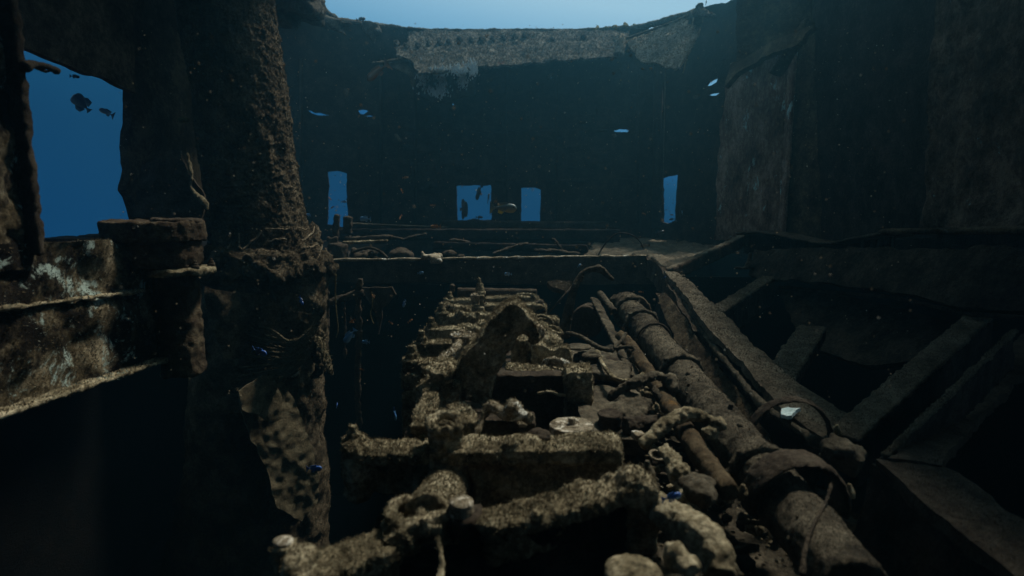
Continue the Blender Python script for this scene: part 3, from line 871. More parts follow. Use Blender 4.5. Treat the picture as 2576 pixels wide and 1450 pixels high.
# ================================================================== left wall parts
LX = -3.3
lx = lambda l, x=LX: [XP(a, b, x) for a, b in l]
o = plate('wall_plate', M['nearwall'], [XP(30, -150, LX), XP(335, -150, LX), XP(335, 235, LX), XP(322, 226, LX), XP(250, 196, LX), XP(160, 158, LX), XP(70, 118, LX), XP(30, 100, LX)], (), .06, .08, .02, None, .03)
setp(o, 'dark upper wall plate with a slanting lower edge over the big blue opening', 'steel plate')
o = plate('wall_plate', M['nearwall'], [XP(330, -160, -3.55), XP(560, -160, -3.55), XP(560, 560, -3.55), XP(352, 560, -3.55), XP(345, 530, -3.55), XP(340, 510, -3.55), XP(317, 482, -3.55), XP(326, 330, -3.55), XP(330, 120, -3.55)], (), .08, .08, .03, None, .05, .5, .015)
setp(o, 'brown encrusted wall strip between the big blue opening and the column', 'steel plate')
o = plate('torn_sheet', M['girder'], [P(350, 420, 5.2), P(440, 385, 5.3), P(468, 388, 5.3), P(480, 440, 5.2), P(505, 480, 5.1), P(522, 510, 5.1), P(520, 550, 5.1), P(360, 556, 5.2)], (), .02, .05, .03, None, .06, .3, .02)
setp(o, 'curled torn sheet with a thin lit edge at the foot of the brown wall strip', 'torn plate')
o = MB().tube([P(472, 385, 5.2), P(478, 420, 5.15), P(484, 445, 5.1), P(478, 468, 5.1), P(492, 490, 5.05), P(512, 505, 5.0), P(522, 530, 5.0)], [.012, .02, .012, .014, .02, .035, .02], 7, 1).build('curled_strip', M['cloth'], vox=.012, disp=((.03, .05),))
setp(o, 'twisted lit strip hanging beside the column above the torn sheet', 'metal strip')
o = MB().ball(P(462, 302, 5.6), (.06, .03, .025), 2).build('sponge_patch', M['weed'], disp=((.02, .04),))
setp(o, 'small yellowish sponge on the brown wall strip', 'sponge')
# blurred near left post
np_ = T('frame_post', 'thick mottled frame post at the far left beside the blue opening', 'post', XP(50, 600, -2.3))
MB().box((-2.38, 2.45, zr(.85)), (.12, .70, 2.3)).build('post_plate', M['leftplate'], np_, vox=.02, disp=((.05, .12), (.02, .04)))
MB().box((-2.30, 2.78, zr(.87)), (.08, .05, 2.2)).build('post_flange', M['girder'], np_, vox=.015, disp=((.03, .08), (.015, .03)))
o = MB().tube([P(60, 170, 2.75), P(75, 160, 2.8), P(115, 165, 2.9), P(145, 180, 3.0)], [.03, .02, .012, .02], 8, 1).tube([P(75, 155, 2.8), P(100, 178, 2.9), P(122, 180, 3)], .01, 6, 1).build('bent_rod', M['girder'], np_, vox=.01, disp=((.015, .04),))
# near left plate
lp = T('side_girder', 'mottled peeling side girder with two lit flanges at the lower left', 'girder', (-2.3, 3.0, zr(-1)))
wp_ = [XP(0 - 200, 620, -2.33), XP(285, 604, -2.33), XP(400, 650, -2.33), XP(408, 905, -2.33), XP(0, 1042, -2.33), XP(-200, 1108, -2.33)]
plate('web', M['leftplate'], wp_, (), .07, .03, .01, None, .05, .22, .015, parent=lp)
def lbar(nm, mt, a, b, wd_, h_, dx=0):
    A, B = XP(*a, -2.28 + dx), XP(*b, -2.28 + dx)
    A = A + (A - B) * .35
    MB().bar(A, B, wd_, h_).build(nm, M[mt], lp, vox=.012, disp=((.03, .08), (.015, .03)))
lbar('middle_flange', 'silt', (0, 778), (372, 730), .035, .022, -.035)
lbar('lower_flange', 'silt', (0, 1040), (404, 906), .10, .025)
# flanged fitting between girder and column
vf = T('flanged_fitting', 'rusted flanged pipe fitting standing between the left girder and the column', 'pipe fitting', P(440, 930, 3.75))
yf = 3.75
def vc(px_, y0, y1, wpx, n=26, Y=yf):
    a, b = P(px_, y0, Y), P(px_, y1, Y)
    b = Vector((a.x, a.y, b.z))
    return a, b, S(wpx / 2, Y)
for nm, xc, y0, y1, wd_, mt in (('drum_cap', 386, 556, 606, 222, 'nearwall'), ('upper_drum', 400, 602, 668, 182, 'nearwall'), ('flange', 458, 672, 690, 150, 'silt'), ('lower_pipe', 442, 686, 940, 100, 'nearwall')):
    a, b, r_ = vc(xc, y0, y1, wd_)
    MB().cyl(a, b, r_, n=30).build(nm, M[mt], vf, vox=.018, disp=((.04, .12), (.02, .04)))
a, b, r_ = vc(445, 556, 566, 110)
MB().cyl(a, b, r_, r_ * .8, 24).torus(a, (0, 0, 1), r_ * .9, .02).build('lid', M['girder'], vf, vox=.014, disp=((.03, .06),))
for k in range(6):
    an = k * math.pi / 3 - .6
    a, b, r_ = vc(458, 672, 690, 128)
    c = Vector((a.x + r_ * math.cos(an), a.y + r_ * math.sin(an), a.z))
    MB().nut(c, .02, .05).build('flange_bolt', M['girder'], vf)
o = MB().bar(P(215, 598, 5.1), P(275, 597, 5.1), .3, .05).build('far_wreckage', M['wall'], vox=.03, disp=((.04, .1),))
setp(o, 'dark slab edge on the sill at the foot of the big blue opening', 'debris')
o = MB().bar(P(100, 608, 5.0), P(330, 604, 5.0), .3, .06).build('opening_sill', M['wall'], vox=.03, disp=((.04, .1),))
setp(o, 'dark sill along the bottom of the big blue opening', 'sill')

# ================================================================== right side
QUADS = []
def quad(name, mat, pts_, label, cat, thick=.06, step=.06, jag=.03, relief=.03, fine=.01, parent=None, rs=.5, holes=()):
    o = plate(name, M[mat], pts_, holes, thick, step, jag, None, relief, rs, fine, parent=parent, disp=((.03, .16), (.018, .05)))
    QUADS.append(o)
    if label: setp(o, label, cat)
    return o
pt = T('pillar', 'tall rusty pillar plate with pale blue flecks, right of the far bulkhead', 'pillar', P(1890, 608, 9.2))
quad('face', 'pillar', [P(1838, 160, 9.2), P(1880, 150, 9.1), P(1992, 120, 8.8), P(1986, 330, 8.8), P(1972, 470, 8.8), P(1962, 604, 8.8), P(1796, 606, 9.2), P(1806, 400, 9.2), P(1822, 220, 9.2)], None, None, parent=pt)
quad('upper_face', 'nearwall', [P(1852, -120, 9.0), P(2040, -120, 8.4), P(2044, 60, 8.4), P(1985, 105, 8.6), P(1915, 128, 8.8), P(1850, 160, 9.0)], None, None, parent=pt)
MB().bar(P(1996, 118, 8.7), P(1966, 604, 8.7), .07, .16, (0, 1, 0)).build('corner_bar', M['pillar'], pt, vox=.025, disp=((.03, .1), (.015, .04)))
plate('gusset', M['nearwall'], [P(1834, 165, 8.7), P(1900, 140, 8.4), P(1985, 105, 8.0), P(2052, 66, 7.6), P(2018, 100, 7.6), P(1985, 124, 7.8), P(1948, 140, 8.0), P(1905, 170, 8.3), P(1870, 205, 8.5), P(1846, 235, 8.6)], (), .08, .07, .03, None, .06, .4, .015, parent=pt)
MB().bar(P(2040, 50, 8.0), P(1950, 190, 8.3), .16, .10, (0, 1, 0)).build('brace', M['nearwall'], pt, vox=.03, disp=((.05, .1), (.02, .04)))
quad('recess_plate', 'nearwall', [P(1990, -160, 8.9), P(2130, -160, 8.0), P(2120, 150, 7.9), P(2110, 600, 7.9), P(1968, 600, 8.75), P(1990, 150, 8.9)], 'dim recessed plate just right of the rusty pillar', 'steel plate')
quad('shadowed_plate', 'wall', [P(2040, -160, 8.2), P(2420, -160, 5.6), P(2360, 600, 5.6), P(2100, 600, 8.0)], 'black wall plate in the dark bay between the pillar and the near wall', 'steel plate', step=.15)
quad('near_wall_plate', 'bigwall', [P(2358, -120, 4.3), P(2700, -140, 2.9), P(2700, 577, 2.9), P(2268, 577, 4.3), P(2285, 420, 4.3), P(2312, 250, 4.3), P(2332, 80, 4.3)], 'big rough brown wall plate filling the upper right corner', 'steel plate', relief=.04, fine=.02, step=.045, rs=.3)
# deck-edge pieces under it
o = MB().bar(P(2250, 583, 4.2), P(2700, 578, 2.8), .25, .035).build('ledge_plate', M['nearwall'], vox=.02, disp=((.02, .1), (.01, .04)))
setp(o, 'narrow ledge along the foot of the upper right wall plate', 'ledge')
wv = T('sagging_beam', 'wavy sagging beam bridging the dark bay right of the pillar', 'beam', P(2060, 640, 6.3))
wl = [(1872, 588, 8.0), (1920, 584, 7.6), (1975, 590, 7.2), (2030, 602, 6.8), (2080, 612, 6.5), (2130, 612, 6.2), (2180, 600, 5.8), (2255, 590, 5.2)]
fp = [P(*q) for q in wl]
m_ = MB()
for a, b in zip(fp, fp[1:]):
    m_.bar(a, b, .30, .03)
m_.build('flange', M['girder'], wv, vox=.02, disp=((.03, .12), (.015, .04)))
m_ = MB()
for a, b in zip(fp, fp[1:]):
    m_.prism([a, b, b - Vector((0, 0, .28)), a - Vector((0, 0, .28))], (0.02, .03, 0))
m_.build('web', M['wall'], wv, vox=.025, disp=((.02, .12),))
# lower right hull plating
quad('hull_plate', 'hull', [P(1900, 630, 7.2), P(2090, 650, 6.2), P(2300, 640, 5.0), P(2560, 640, 4.2), P(2700, 660, 3.7), P(2700, 800, 3.5), P(2440, 790, 4.2), P(2240, 745, 5.0), P(2100, 735, 5.8), P(1960, 720, 6.6), P(1890, 700, 7.0)], 'dim brown hull plating behind the struts on the right', 'hull plating', relief=.04, step=.08)
quad('lower_hull_plate', 'hull', [P(1960, 722, 6.7), P(2100, 738, 5.9), P(2240, 748, 5.1), P(2440, 792, 4.3), P(2480, 900, 4.2), P(2300, 905, 4.5), P(2130, 880, 4.9), P(2000, 850, 5.6)], 'lower dim hull plating below the seam on the right', 'hull plating', relief=.04, step=.08)
o = MB().tube([P(1960, 722, 6.55), P(2100, 737, 5.75), P(2240, 747, 4.95), P(2440, 791, 4.15), P(2600, 800, 3.7)], .02, 7).build('seam_bar', M['girder'], vox=.016, disp=((.02, .08),))
setp(o, 'thin seam bar along the dim hull plating', 'bar')
# deck edge flange running from pillar foot to the coaming corner
sg = T('deck_edge_angle', 'angle bar edging the silted side deck up to the pillar foot', 'angle bar', P(1780, 640, 7.2))
MB().bar(P(1680, 680, 6.5), P(1880, 590, 8.3), .10, .04).build('flange', M['deck'], sg, vox=.02, disp=((.02, .1), (.015, .04)))
MB().bar(P(1690, 692, 6.4), P(1882, 604, 8.2), .03, .16).build('web', M['girder'], sg, vox=.02, disp=((.02, .1),))
o = MB().cyl(P(1886, 672, 7.0), P(1886, 660, 7.0), .06, .05).cyl(P(1886, 660, 7.0), P(1886, 636, 7.0), .028, .024).bar(P(1850, 674, 7.0), P(1915, 676, 7.0), .06, .03).build('valve', M['girder'], vox=.014, disp=((.02, .05),))
setp(o, 'small valve stem standing in the dark under the deck edge angle', 'valve')

# main diagonal flange plate
dg_ = T('diagonal_girder', 'broad silted diagonal girder running from the coaming corner down to the right', 'girder', P(1900, 1000, 3.6))
Lg = [(1672, 680, 6.4), (1712, 760, 5.45), (1755, 832, 4.75), (1812, 905, 4.15), (1866, 965, 3.75), (1930, 1030, 3.35), (2000, 1090, 3.05), (2072, 1135, 2.9)]
Rg = [(1722, 690, 6.35), (1768, 762, 5.5), (1822, 832, 4.9), (1872, 890, 4.45), (1912, 945, 4.1), (1948, 1000, 3.8), (1990, 1012, 3.65), (2160, 1060, 3.2)]
quad('flange', 'flange', [P(*q) for q in Lg] + [P(*q) for q in Rg[::-1]], None, None, thick=.05, step=.05, relief=.02, fine=.014, parent=dg_)
m_ = MB()
pl_ = [P(*q) for q in Lg]
for a, b in zip(pl_, pl_[1:]):
    m_.prism([a, b, b - Vector((.12, 0, .55)), a - Vector((.12, 0, .55))], (.04, 0, 0))
m_.build('web', M['wall'], dg_, vox=.03, disp=((.03, .15), (.015, .05)))
MB().tube([P(1640, 648, 7.6), P(1690, 700, 6.2), P(1738, 790, 5.1), P(1800, 880, 4.3), P(1858, 950, 3.7), P(1905, 1012, 3.35), P(1975, 1062, 3.1), P(2050, 1108, 2.85)], [.02, .022, .022, .03, .02, .03, .022, .03], 7, 1).build('lip', M['pipe'], dg_, vox=.014, disp=((.03, .08), (.012, .03)))
def rivets(par, pts_, sp, r_, mat='flange'):
    m = MB()
    for a, b_ in zip(pts_, pts_[1:]):
        n_ = max(1, int((b_ - a).length / sp))
        for k in range(n_):
            if random.random() < .8:
                m.ball(a.lerp(b_, k / n_) + Vector((0, 0, .012)), (r_, r_, r_ * .7), 1)
    o = m.build('rivets', M[mat], par)
    o['kind'] = 'stuff'
rivets(dg_, [a.lerp(b_, .14) for a, b_ in zip([P(*q) for q in Lg], [P(*q) for q in Rg])], .11, .017)
rivets(dg_, [a.lerp(b_, .86) for a, b_ in zip([P(*q) for q in Lg], [P(*q) for q in Rg])], .11, .017)
# corner piece from coaming end down
quad('corner_plate', 'girder', [P(1626, 646, 7.85), P(1676, 682, 6.5), P(1712, 764, 5.4), P(1754, 834, 4.7), P(1720, 830, 5.0), P(1690, 770, 5.8), P(1652, 716, 7.0), P(1640, 700, 7.6)], 'dark corner plate joining the coaming to the diagonal girder', 'steel plate', step=.06)
o = plate('sloping_pan', M['girder'], [P(1948, 1000, 3.9), P(1975, 985, 4.0), P(2060, 1000, 3.9), P(2145, 1062, 3.3), P(2128, 1100, 3.05), P(2100, 1135, 2.85), P(2045, 1110, 2.9), P(1985, 1060, 3.3)], (), .04, .05, .02, None, .02, .4, .01)
setp(o, 'sloping silted pan holding the pale cyan sponge', 'steel pan')
o = plate('pale_sponge', M['sponge'], [P(1966, 1030, 3.150), P(1985, 1024, 3.180), P(1992, 1027, 3.150), P(2016, 1028, 3.130), P(2008, 1036, 3.090), P(2000, 1046, 3.010), P(1984, 1048, 3.010), P(1972, 1042, 3.050)], (), .02, .014, .03, None, .006, .06, .003)
setp(o, 'bright pale cyan sponge patch on the sloping pan', 'sponge')
def strut(a, b, w_, h_, label, mat='flange', web=None, vox=.022):
    t = T('strut', label, 'strut', (Vector(a) + Vector(b)) / 2)
    MB().bar(a, b, w_, .03).build('flange', M[mat], t, vox=vox, disp=((.02, .12), (.012, .04)))
    d = (Vector(b) - Vector(a)).normalized()
    s_ = d.cross(Vector((0, 0, 1))).normalized() * (w_ / 2 - .02) * (web or 1)
    dn = Vector((0, 0, -h_ / 2))
    MB().bar(Vector(a) + s_ + dn, Vector(b) + s_ + dn, .03, h_).build('web', M['wall'], t, vox=.03, disp=((.02, .12),))
    QUADS.append(t)
    return t
strut(P(1800, 784, 5.1), P(1935, 698, 6.6), .16, .3, 'short strut joining the diagonal girder to the hull plating')
strut(P(1955, 955, 3.9), P(2045, 822, 4.9), .22, .12, 'broken wide strut end hanging beside the black hole')
strut(P(2118, 1100, 2.9), P(2470, 790, 4.2), .17, .3, 'long silted strut rising to the right across the black bays')
strut(P(2222, 1150, 2.55), P(2555, 830, 3.4), .035, .25, 'thin bright edged bar parallel to the long strut', 'flange', vox=.015)
quad('tilted_plate', 'girder', [G(a_, b_, -1.15) for a_, b_ in [(2232, 1158), (2362, 1168), (2440, 1075), (2520, 990), (2640, 870), (2700, 820), (2610, 810), (2480, 925), (2350, 1045)]], 'broad flat plate between the bright edged bar and the lower black hole', 'steel plate')
quad('lower_right_flange', 'girder', [G(a_, b_, -1.16) for a_, b_ in [(2205, 1162), (2370, 1172), (2470, 1238), (2700, 1385), (2700, 1560), (2560, 1445), (2400, 1325), (2290, 1235)]], 'wide flange crossing the lower right corner', 'steel plate', jag=.015, relief=.02)
quad('lower_right_web', 'wall', [G(2200, 1166, -1.18), G(2290, 1239, -1.18), G(2400, 1330, -1.18), G(2560, 1450, -1.18), G(2560, 1450, -1.18) - Vector((.1, 0, .5)), G(2200, 1166, -1.18) - Vector((.1, 0, .5))], 'shadowed web under the lower right flange', 'steel plate')

# unseen plates added overhead for shade, and a light-blocking wall behind the viewer
o = plate('overhead_shade', M['wall'], [Vector((3.7, -3, zr(4.2))), Vector((3.8, 3, zr(4.2))), Vector((3.9, 7, zr(4.2))), Vector((4.4, 9.0, zr(4.2))), Vector((7.5, 9.3, zr(4.2))), Vector((7.5, -3, zr(4.2)))], (), .1, .3, .12, None, .05)  # added plate, edge set so its shadow dims the right side
setp(o, 'unseen plate added overhead to shade the right side', 'shade plate')
o = plate('overhead_shade', M['wall'], [Vector((-7, -3, zr(4.2))), Vector((-0.5, -3, zr(4.2))), Vector((-0.6, 3, zr(4.2))), Vector((-0.7, 5.0, zr(4.2))), Vector((-1.15, 6.0, zr(4.2))), Vector((-2.1, 9.6, zr(4.2))), Vector((-4, 11.4, zr(4.2))), Vector((-7, 11.4, zr(4.2)))], (), .1, .3, .12, None, .05)  # added plate, edge shaped to shade the hull side and spare the column
setp(o, 'unseen plate added overhead to shade the left side', 'shade plate')
o = plate('fore_light_block', M['wall'], [Vector((-7, -3, 0)), Vector((7.5, -3, 0)), Vector((7.5, -3, zr(4.2))), Vector((-7, -3, zr(4.2)))], (), .1, .5, 0, None, .05)  # put in so less ambient light enters from behind
setp(o, 'unseen wall added behind the viewer to restrict the light', 'bulkhead')
o = plate('overhead_shade', M['wall'], [Vector((-1.0, -3, zr(4.2))), Vector((3.9, -3, zr(4.2))), Vector((3.9, 3.3, zr(4.2))), Vector((1.5, 3.1, zr(4.2))), Vector((-1.0, 3.0, zr(4.2)))], (), .1, .3, .12, None, .05)  # added to keep overhead light off the engine's front faces
setp(o, 'unseen plate added above the viewer to cut the light from overhead', 'shade plate')
o = plate('wing_wall', M['wall'], [Vector((5.3, 3, zr(-.9))), Vector((5.3, 11, zr(-.9))), Vector((5.3, 11, zr(4.4))), Vector((5.3, 3, zr(4.2)))], (), .1, .4, .03, None, .05)
setp(o, 'outer right wing wall behind the pillar', 'bulkhead')
o = plate('wing_wall', M['wall'], [Vector((-5.6, 9.7, zr(-.9))), Vector((-5.6, 11.4, zr(-.9))), Vector((-5.6, 11.4, zr(4.6))), Vector((-5.6, 9.7, zr(4.2)))], (), .1, .4, .03, None, .05)
setp(o, 'outer left wing wall behind the column', 'bulkhead')

o = plate('hanging_plate', M['girder'], [P(905, 722, 7.2), P(985, 726, 7.2), P(998, 742, 7.2), P(960, 775, 7.2), P(955, 840, 7.2), P(935, 770, 7.2)], (), .03, .05, .03, None, .05, .3, .02)
setp(o, 'dim torn plate hanging under the coaming left of the engine', 'steel plate')
for pts_, r_, lab in (([(830, 762), (868, 748), (900, 740), (915, 735)], .05, 'dim broken pipe end slanting under the left part of the coaming'), ([(868, 745), (866, 800), (870, 850), (866, 905)], .02, 'thin growth covered cable hanging beside the dim broken pipe'), ([(905, 700), (900, 760), (905, 850), (898, 960), (904, 1080)], .04, 'dark vertical pipe deep in the gap left of the engine'), ([(820, 700), (824, 800), (818, 940)], .03, 'dark hanging pipe close beside the gathered net')):
    o = MB().tube([P(a, b_, 7.0) for a, b_ in pts_], r_, 8, 1).build('hanging_pipe', M['girder'], vox=.02, disp=((.05, .08), (.03, .03)))
    setp(o, lab, 'pipe')

# ================================================================== ENGINE
D1 = ((.022, .10), (.024, .032))
D2 = ((.014, .08), (.017, .025))
eng = T('ship_engine', 'long encrusted diesel engine with rows of cylinder heads running away down the middle', 'engine', (-.1, 4.5, 0))
m_ = MB()
m_.box((-.14, 4.75, 1.28), (1.02, 5.3, 2.56))
m_.build('engine_block', M['girder'], eng, vox=.04, disp=((.04, .2), (.03, .06)))
TOPZ = zr(-1.42)
# generic far rows -------------------------------------------------
def SN(o, pxx, pxy, Y, r, h):
    "stud tower whose top is at the given place"
    t = P(pxx, pxy, Y)
    base = t - Vector((0, 0, h))
    m = MB()
    m.cyl(base - Vector((0, 0, .12)), base + Vector((0, 0, h * .40)), r * 1.5, r * 1.25, 14)
    m.torus(base + Vector((0, 0, h * .38)), (0, 0, 1), r * 1.0, r * .35, 14, 6)
    m.cyl(base + Vector((0, 0, h * .36)), base + Vector((0, 0, h * .70)), r * .95, r * .82, 6)
    m.cyl(base + Vector((0, 0, h * .68)), base + Vector((0, 0, h)), r * .55, r * .5, 10)
    m.build('stud_nut', M['silt'], o, vox=max(.006, Y * .0016), disp=((.010, .05), (.010, .018)))
rows = [  # Y, stud top, left arm (x0,x1,y), right beam (x0,x1,y0,y1), front height
    (3.64, (1036, 869), (1056, 1110, 906), (1272, 1440, 921, 936), .46),
    (4.30, (1060, 832), (1079, 1150, 858), (1300, 1402, 872, 872), .30),
    (4.85, (1085, 799), (1100, 1160, 824), (1296, 1380, 826, 830), .28),
    (5.45, (1111, 762), (1127, 1192, 789), (1205, 1392, 788, 798), .27),
    (6.15, (1121, 751), (1138, 1192, 769), (1217, 1362, 766, 763), .24),
    (6.85, (1131, 735), (1150, 1190, 751), (1221, 1344, 748, 744), .24)]
for i, (Y, st, la, rb, fh) in enumerate(rows):
    c0 = P(la[0], la[2], Y)
    hd = T('cylinder_head', None, None, P(1200, la[2] + 20, Y))
    hd.parent = eng
    hd.location = Vector(hd.location) - wloc(eng)
    vx = max(.011, Y * .0028)
    SN(hd, st[0], st[1], Y, .052, .165)
    # shoulder under the stud
    s_ = P(st[0], st[1], Y) - Vector((0, 0, .20))
    m = MB()
    m.ball(s_ + Vector((.0, 0, -.0)), (.080, .09, .06), 2).ball(s_ + Vector((.03, .02, -.10)), (.09, .11, .12), 2)
    m.box(s_ + Vector((.02, .02, -.35)), (.16, .22, .5))
    a, b = P(la[0] - 8, la[2] + 3, Y), P(la[1] + 14, la[2], Y)
    m.bar(a - Vector((0, -.02, .05)), b - Vector((0, -.02, .05)), .14, .10)
    m.bar(a - Vector((0, -.05, .25)), b - Vector((0, -.05, .25)), .12, .42)
    for q in range(7):
        f = random.random()
        m.ball(a.lerp(b, f) + Vector((0, random.uniform(-.05, .05), -.012)), random.uniform(.018, .035), 1)
    m.build('left_arm', M['silt'], hd, vox=vx, disp=D2, dec=3)
    a, b = P(rb[0], rb[2], Y), P(rb[1], rb[3], Y)
    m = MB()
    m.bar(a - Vector((0, -.02, .03)), b - Vector((0, -.02, .03)), .17, .06)
    m.bar(a - Vector((0, -.04, fh / 2)), b - Vector((0, -.04, fh / 2)), .13, fh)
    m.ball(b - Vector((0, -.03, .05)), (.07, .10, .06), 2)
    m.box(b - Vector((.01, -.05, fh * .55)), (.12, .18, fh * .9))
    for q in range(9):
        f = random.random()
        m.ball(a.lerp(b, f) + Vector((0, random.uniform(-.06, .06), -.008)), random.uniform(.015, .032), 1)
    m.build('right_beam', M['silt'], hd, vox=vx, disp=D2, dec=3)
# crosswise silted valley between the rows
m = MB()
m.bar(P(1218, 826, 5.3), P(1206, 985, 3.4), .20, .12)
for q in range(70):
    f = random.random()
    m.ball(P(1218, 826, 5.3).lerp(P(1206, 980, 3.4), f) + Vector((random.uniform(-.10, .10), 0, .05)), random.uniform(.02, .05), 1)
m.build('valley_cover', M['silt'], eng, vox=.018, disp=D1)
# camshaft line / centre posts
m = MB().box(P(1196, 770, 6.3), (.085, .12, .26)).box(P(1196, 746, 6.3), (.10, .14, .05)).ball(P(1196, 742, 6.3), (.05, .06, .02), 2)
m.build('centre_post', M['silt_pale'], eng, vox=.012, disp=D2)
m = MB().cyl(P(1212, 800, 6.2), P(1212, 738, 6.2), .022, .022, 8).cyl(P(1212, 742, 6.2), P(1212, 734, 6.2), .042, .042, 12).ball(P(1213, 748, 6.1), .03, 2).cyl(P(1211, 800, 5.9), P(1211, 772, 5.9), .033, .033, 10)
m.build('slim_post', M['silt'], eng, vox=.010, disp=((.012, .03),))
m = MB().cyl(P(1207, 745, 6.95), P(1207, 726, 6.95), .062, .055, 14).cyl(P(1207, 727, 6.95), P(1207, 722, 6.95), .050, .05, 12).cyl(P(1207, 723, 6.95), P(1207, 714, 6.95), .044, .042, 12).cyl(P(1207, 714, 6.95), P(1206, 704, 6.95), .018, .018, 8).ball(P(1205, 702, 6.95), .022, 1)
m.build('finial_valve', M['silt'], eng, vox=.010, disp=((.012, .03),))
m = MB().cyl(P(1137, 735, 7.2), P(1137, 716, 7.2), .04, .03, 9).ball(P(1138, 722, 7.2), .045, 1)
m.build('stud_nut', M['girder'], eng, vox=.012, disp=D2)
m = MB().bar(P(1150, 736, 7.25), P(1345, 738, 7.25), .12, .06).bar(P(1150, 742, 7.25) , P(1350, 746, 7.25), .10, .18)
m.build('end_cover', M['girder'], eng, vox=.02, disp=D2)
m = MB().tube([P(1300, 741, 7.0), P(1335, 740, 6.9), P(1347, 746, 6.7), P(1352, 756, 6.5), P(1364, 758, 6.3), P(1362, 770, 6.2)], .018, 7, 1)
m.build('bent_pipe', M['silt'], eng, vox=.010, disp=((.02, .04),))
m = MB().bar(P(1355, 762, 6.2), P(1364, 790, 6.15), .10, .16, (0, 1, 0)).ball(P(1358, 761, 6.2), (.06, .06, .03), 1)
m.build('end_box', M['girder'], eng, vox=.014, disp=D2)
# left clutter between rows
for (x, y, Y, r_) in ((1155, 780, 5.6, .055), (1172, 782, 5.5, .05), (1160, 795, 5.4, .05), (1178, 800, 5.4, .055), (1190, 800, 5.3, .05), (1122, 770, 6.0, .045), (1130, 773, 5.9, .04), (1170, 832, 4.9, .04), (1187, 828, 4.9, .045), (1165, 828, 4.95, .045), (1200, 832, 4.7, .04), (1215, 820, 4.9, .035)):
    m = MB().ball(P(x, y, Y), (r_ * 1.2, r_, r_), 2)
    for q in range(5):
        m.ball(P(x, y, Y) + Vector((random.uniform(-1, 1), random.uniform(-1, 1), random.uniform(-.3, .8))) * r_, r_ * .5, 1)
    m.build('encrusted_lump', M['silt'], eng, vox=.011, disp=((.03, .05), (.014, .024)))
# valve with wheel and hose on the left of row three
a = P(1164, 848, 4.2)
pm = MB().cyl(a - Vector((0, 0, .16)), a + Vector((0, 0, -.0)), .075, .08, 18).cyl(a, a + Vector((0, 0, .025)), .105, .10, 20).cyl(a + Vector((0, 0, .02)), a + Vector((0, 0, .055)), .03, .025, 8).build('pump_body', M['silt_pale'], eng, vox=.009, disp=((.014, .04), (.008, .02)))
MB().cyl(P(1175, 862, 4.2), P(1187, 862, 4.2), .05, .045, 12).ball(P(1184, 862, 4.15), (.04, .05, .06), 2).build('pump_cap', M['silt'], pm, vox=.01, disp=((.02, .03),))
MB().tube([P(1154, 862, 4.05), P(1150, 872, 3.95), P(1138, 884, 3.85), P(1124, 892, 3.7), P(1114, 900, 3.6), P(1104, 915, 3.5), P(1090, 935, 3.42)], [.03, .028, .026, .022, .028, .022, .024], 9, 1).build('hose', M['silt_pale'], eng, vox=.009, disp=((.016, .04), (.008, .02)))
# small cylinder and rounded covers seen under the big rocker
a = P(1312, 852, 4.0)
MB().cyl(a - Vector((0, 0, .22)), a, .075, .072, 18).ball(a, (.06, .06, .02), 2).build('valve_cap', M['silt'], eng, vox=.011, disp=D2)
MB().ball(P(1360, 832, 4.8), (.09, .10, .08), 2).box(P(1362, 846, 4.8), (.12, .12, .08)).build('rounded_cover', M['silt'], eng, vox=.012, disp=D1)
MB().ball(P(1376, 866, 4.25), (.12, .12, .10), 3).box(P(1380, 890, 4.25), (.16, .14, .10)).build('rounded_cover', M['silt'], eng, vox=.012, disp=D1)
for (l_, Y, lab) in (([(1340, 805), (1352, 793), (1375, 797), (1388, 806), (1391, 820)], 5.3, 1), ([(1380, 820), (1392, 822), (1406, 830), (1414, 843)], 4.7, 1), ([(1343, 808), (1365, 803), (1382, 803)], 5.35, 1), ([(1380, 838), (1395, 836), (1412, 842)], 4.65, 1)):
    MB().tube([P(*q, Y) for q in l_], [.022] * len(l_), 8, 1, .7).build('curved_pipe', M['silt'], eng, vox=.009, disp=((.018, .04), (.008, .02)))
# dipped cover behind row two
MB().prism(px([(1338, 925), (1337, 880), (1343, 867), (1356, 866), (1372, 871), (1384, 884), (1398, 880), (1412, 874), (1430, 876), (1438, 886), (1440, 940), (1400, 960), (1338, 950)], 3.85), (0, .14, 0.0)).build('dipped_cover', M['silt'], eng, vox=.011, disp=D1)
# row two end block and arched pipe
MB().box(P(1452, 1010, 3.35), (.155, .2, .42)).box(P(1452, 952, 3.35), (.17, .22, .04)).ball(P(1448, 946, 3.33), (.07, .1, .035), 2).build('end_block', M['silt'], eng, vox=.011, disp=D1)
MB().tube([P(1366, 928, 3.7), P(1370, 914, 3.72), P(1385, 906, 3.72), P(1410, 908, 3.68), P(1435, 920, 3.6), P(1455, 935, 3.5), P(1470, 948, 3.42), P(1483, 965, 3.38)], [.022, .022, .026, .026, .024, .03, .036, .03], 9, 1).build('arched_pipe', M['silt_pale'], eng, vox=.009, disp=((.022, .05), (.012, .02)))
MB().tube([P(1350, 990, 3.3), P(1385, 985, 3.28), P(1400, 993, 3.28), P(1430, 996, 3.28)], .010, 6, 1).build('thin_pipe', M['silt'], eng, vox=.007, disp=((.012, .03),))
m = MB().box(P(1365, 1010, 3.4), (.62, .12, .36)).build('front_face', M['girder'], eng, vox=.02, disp=D1)
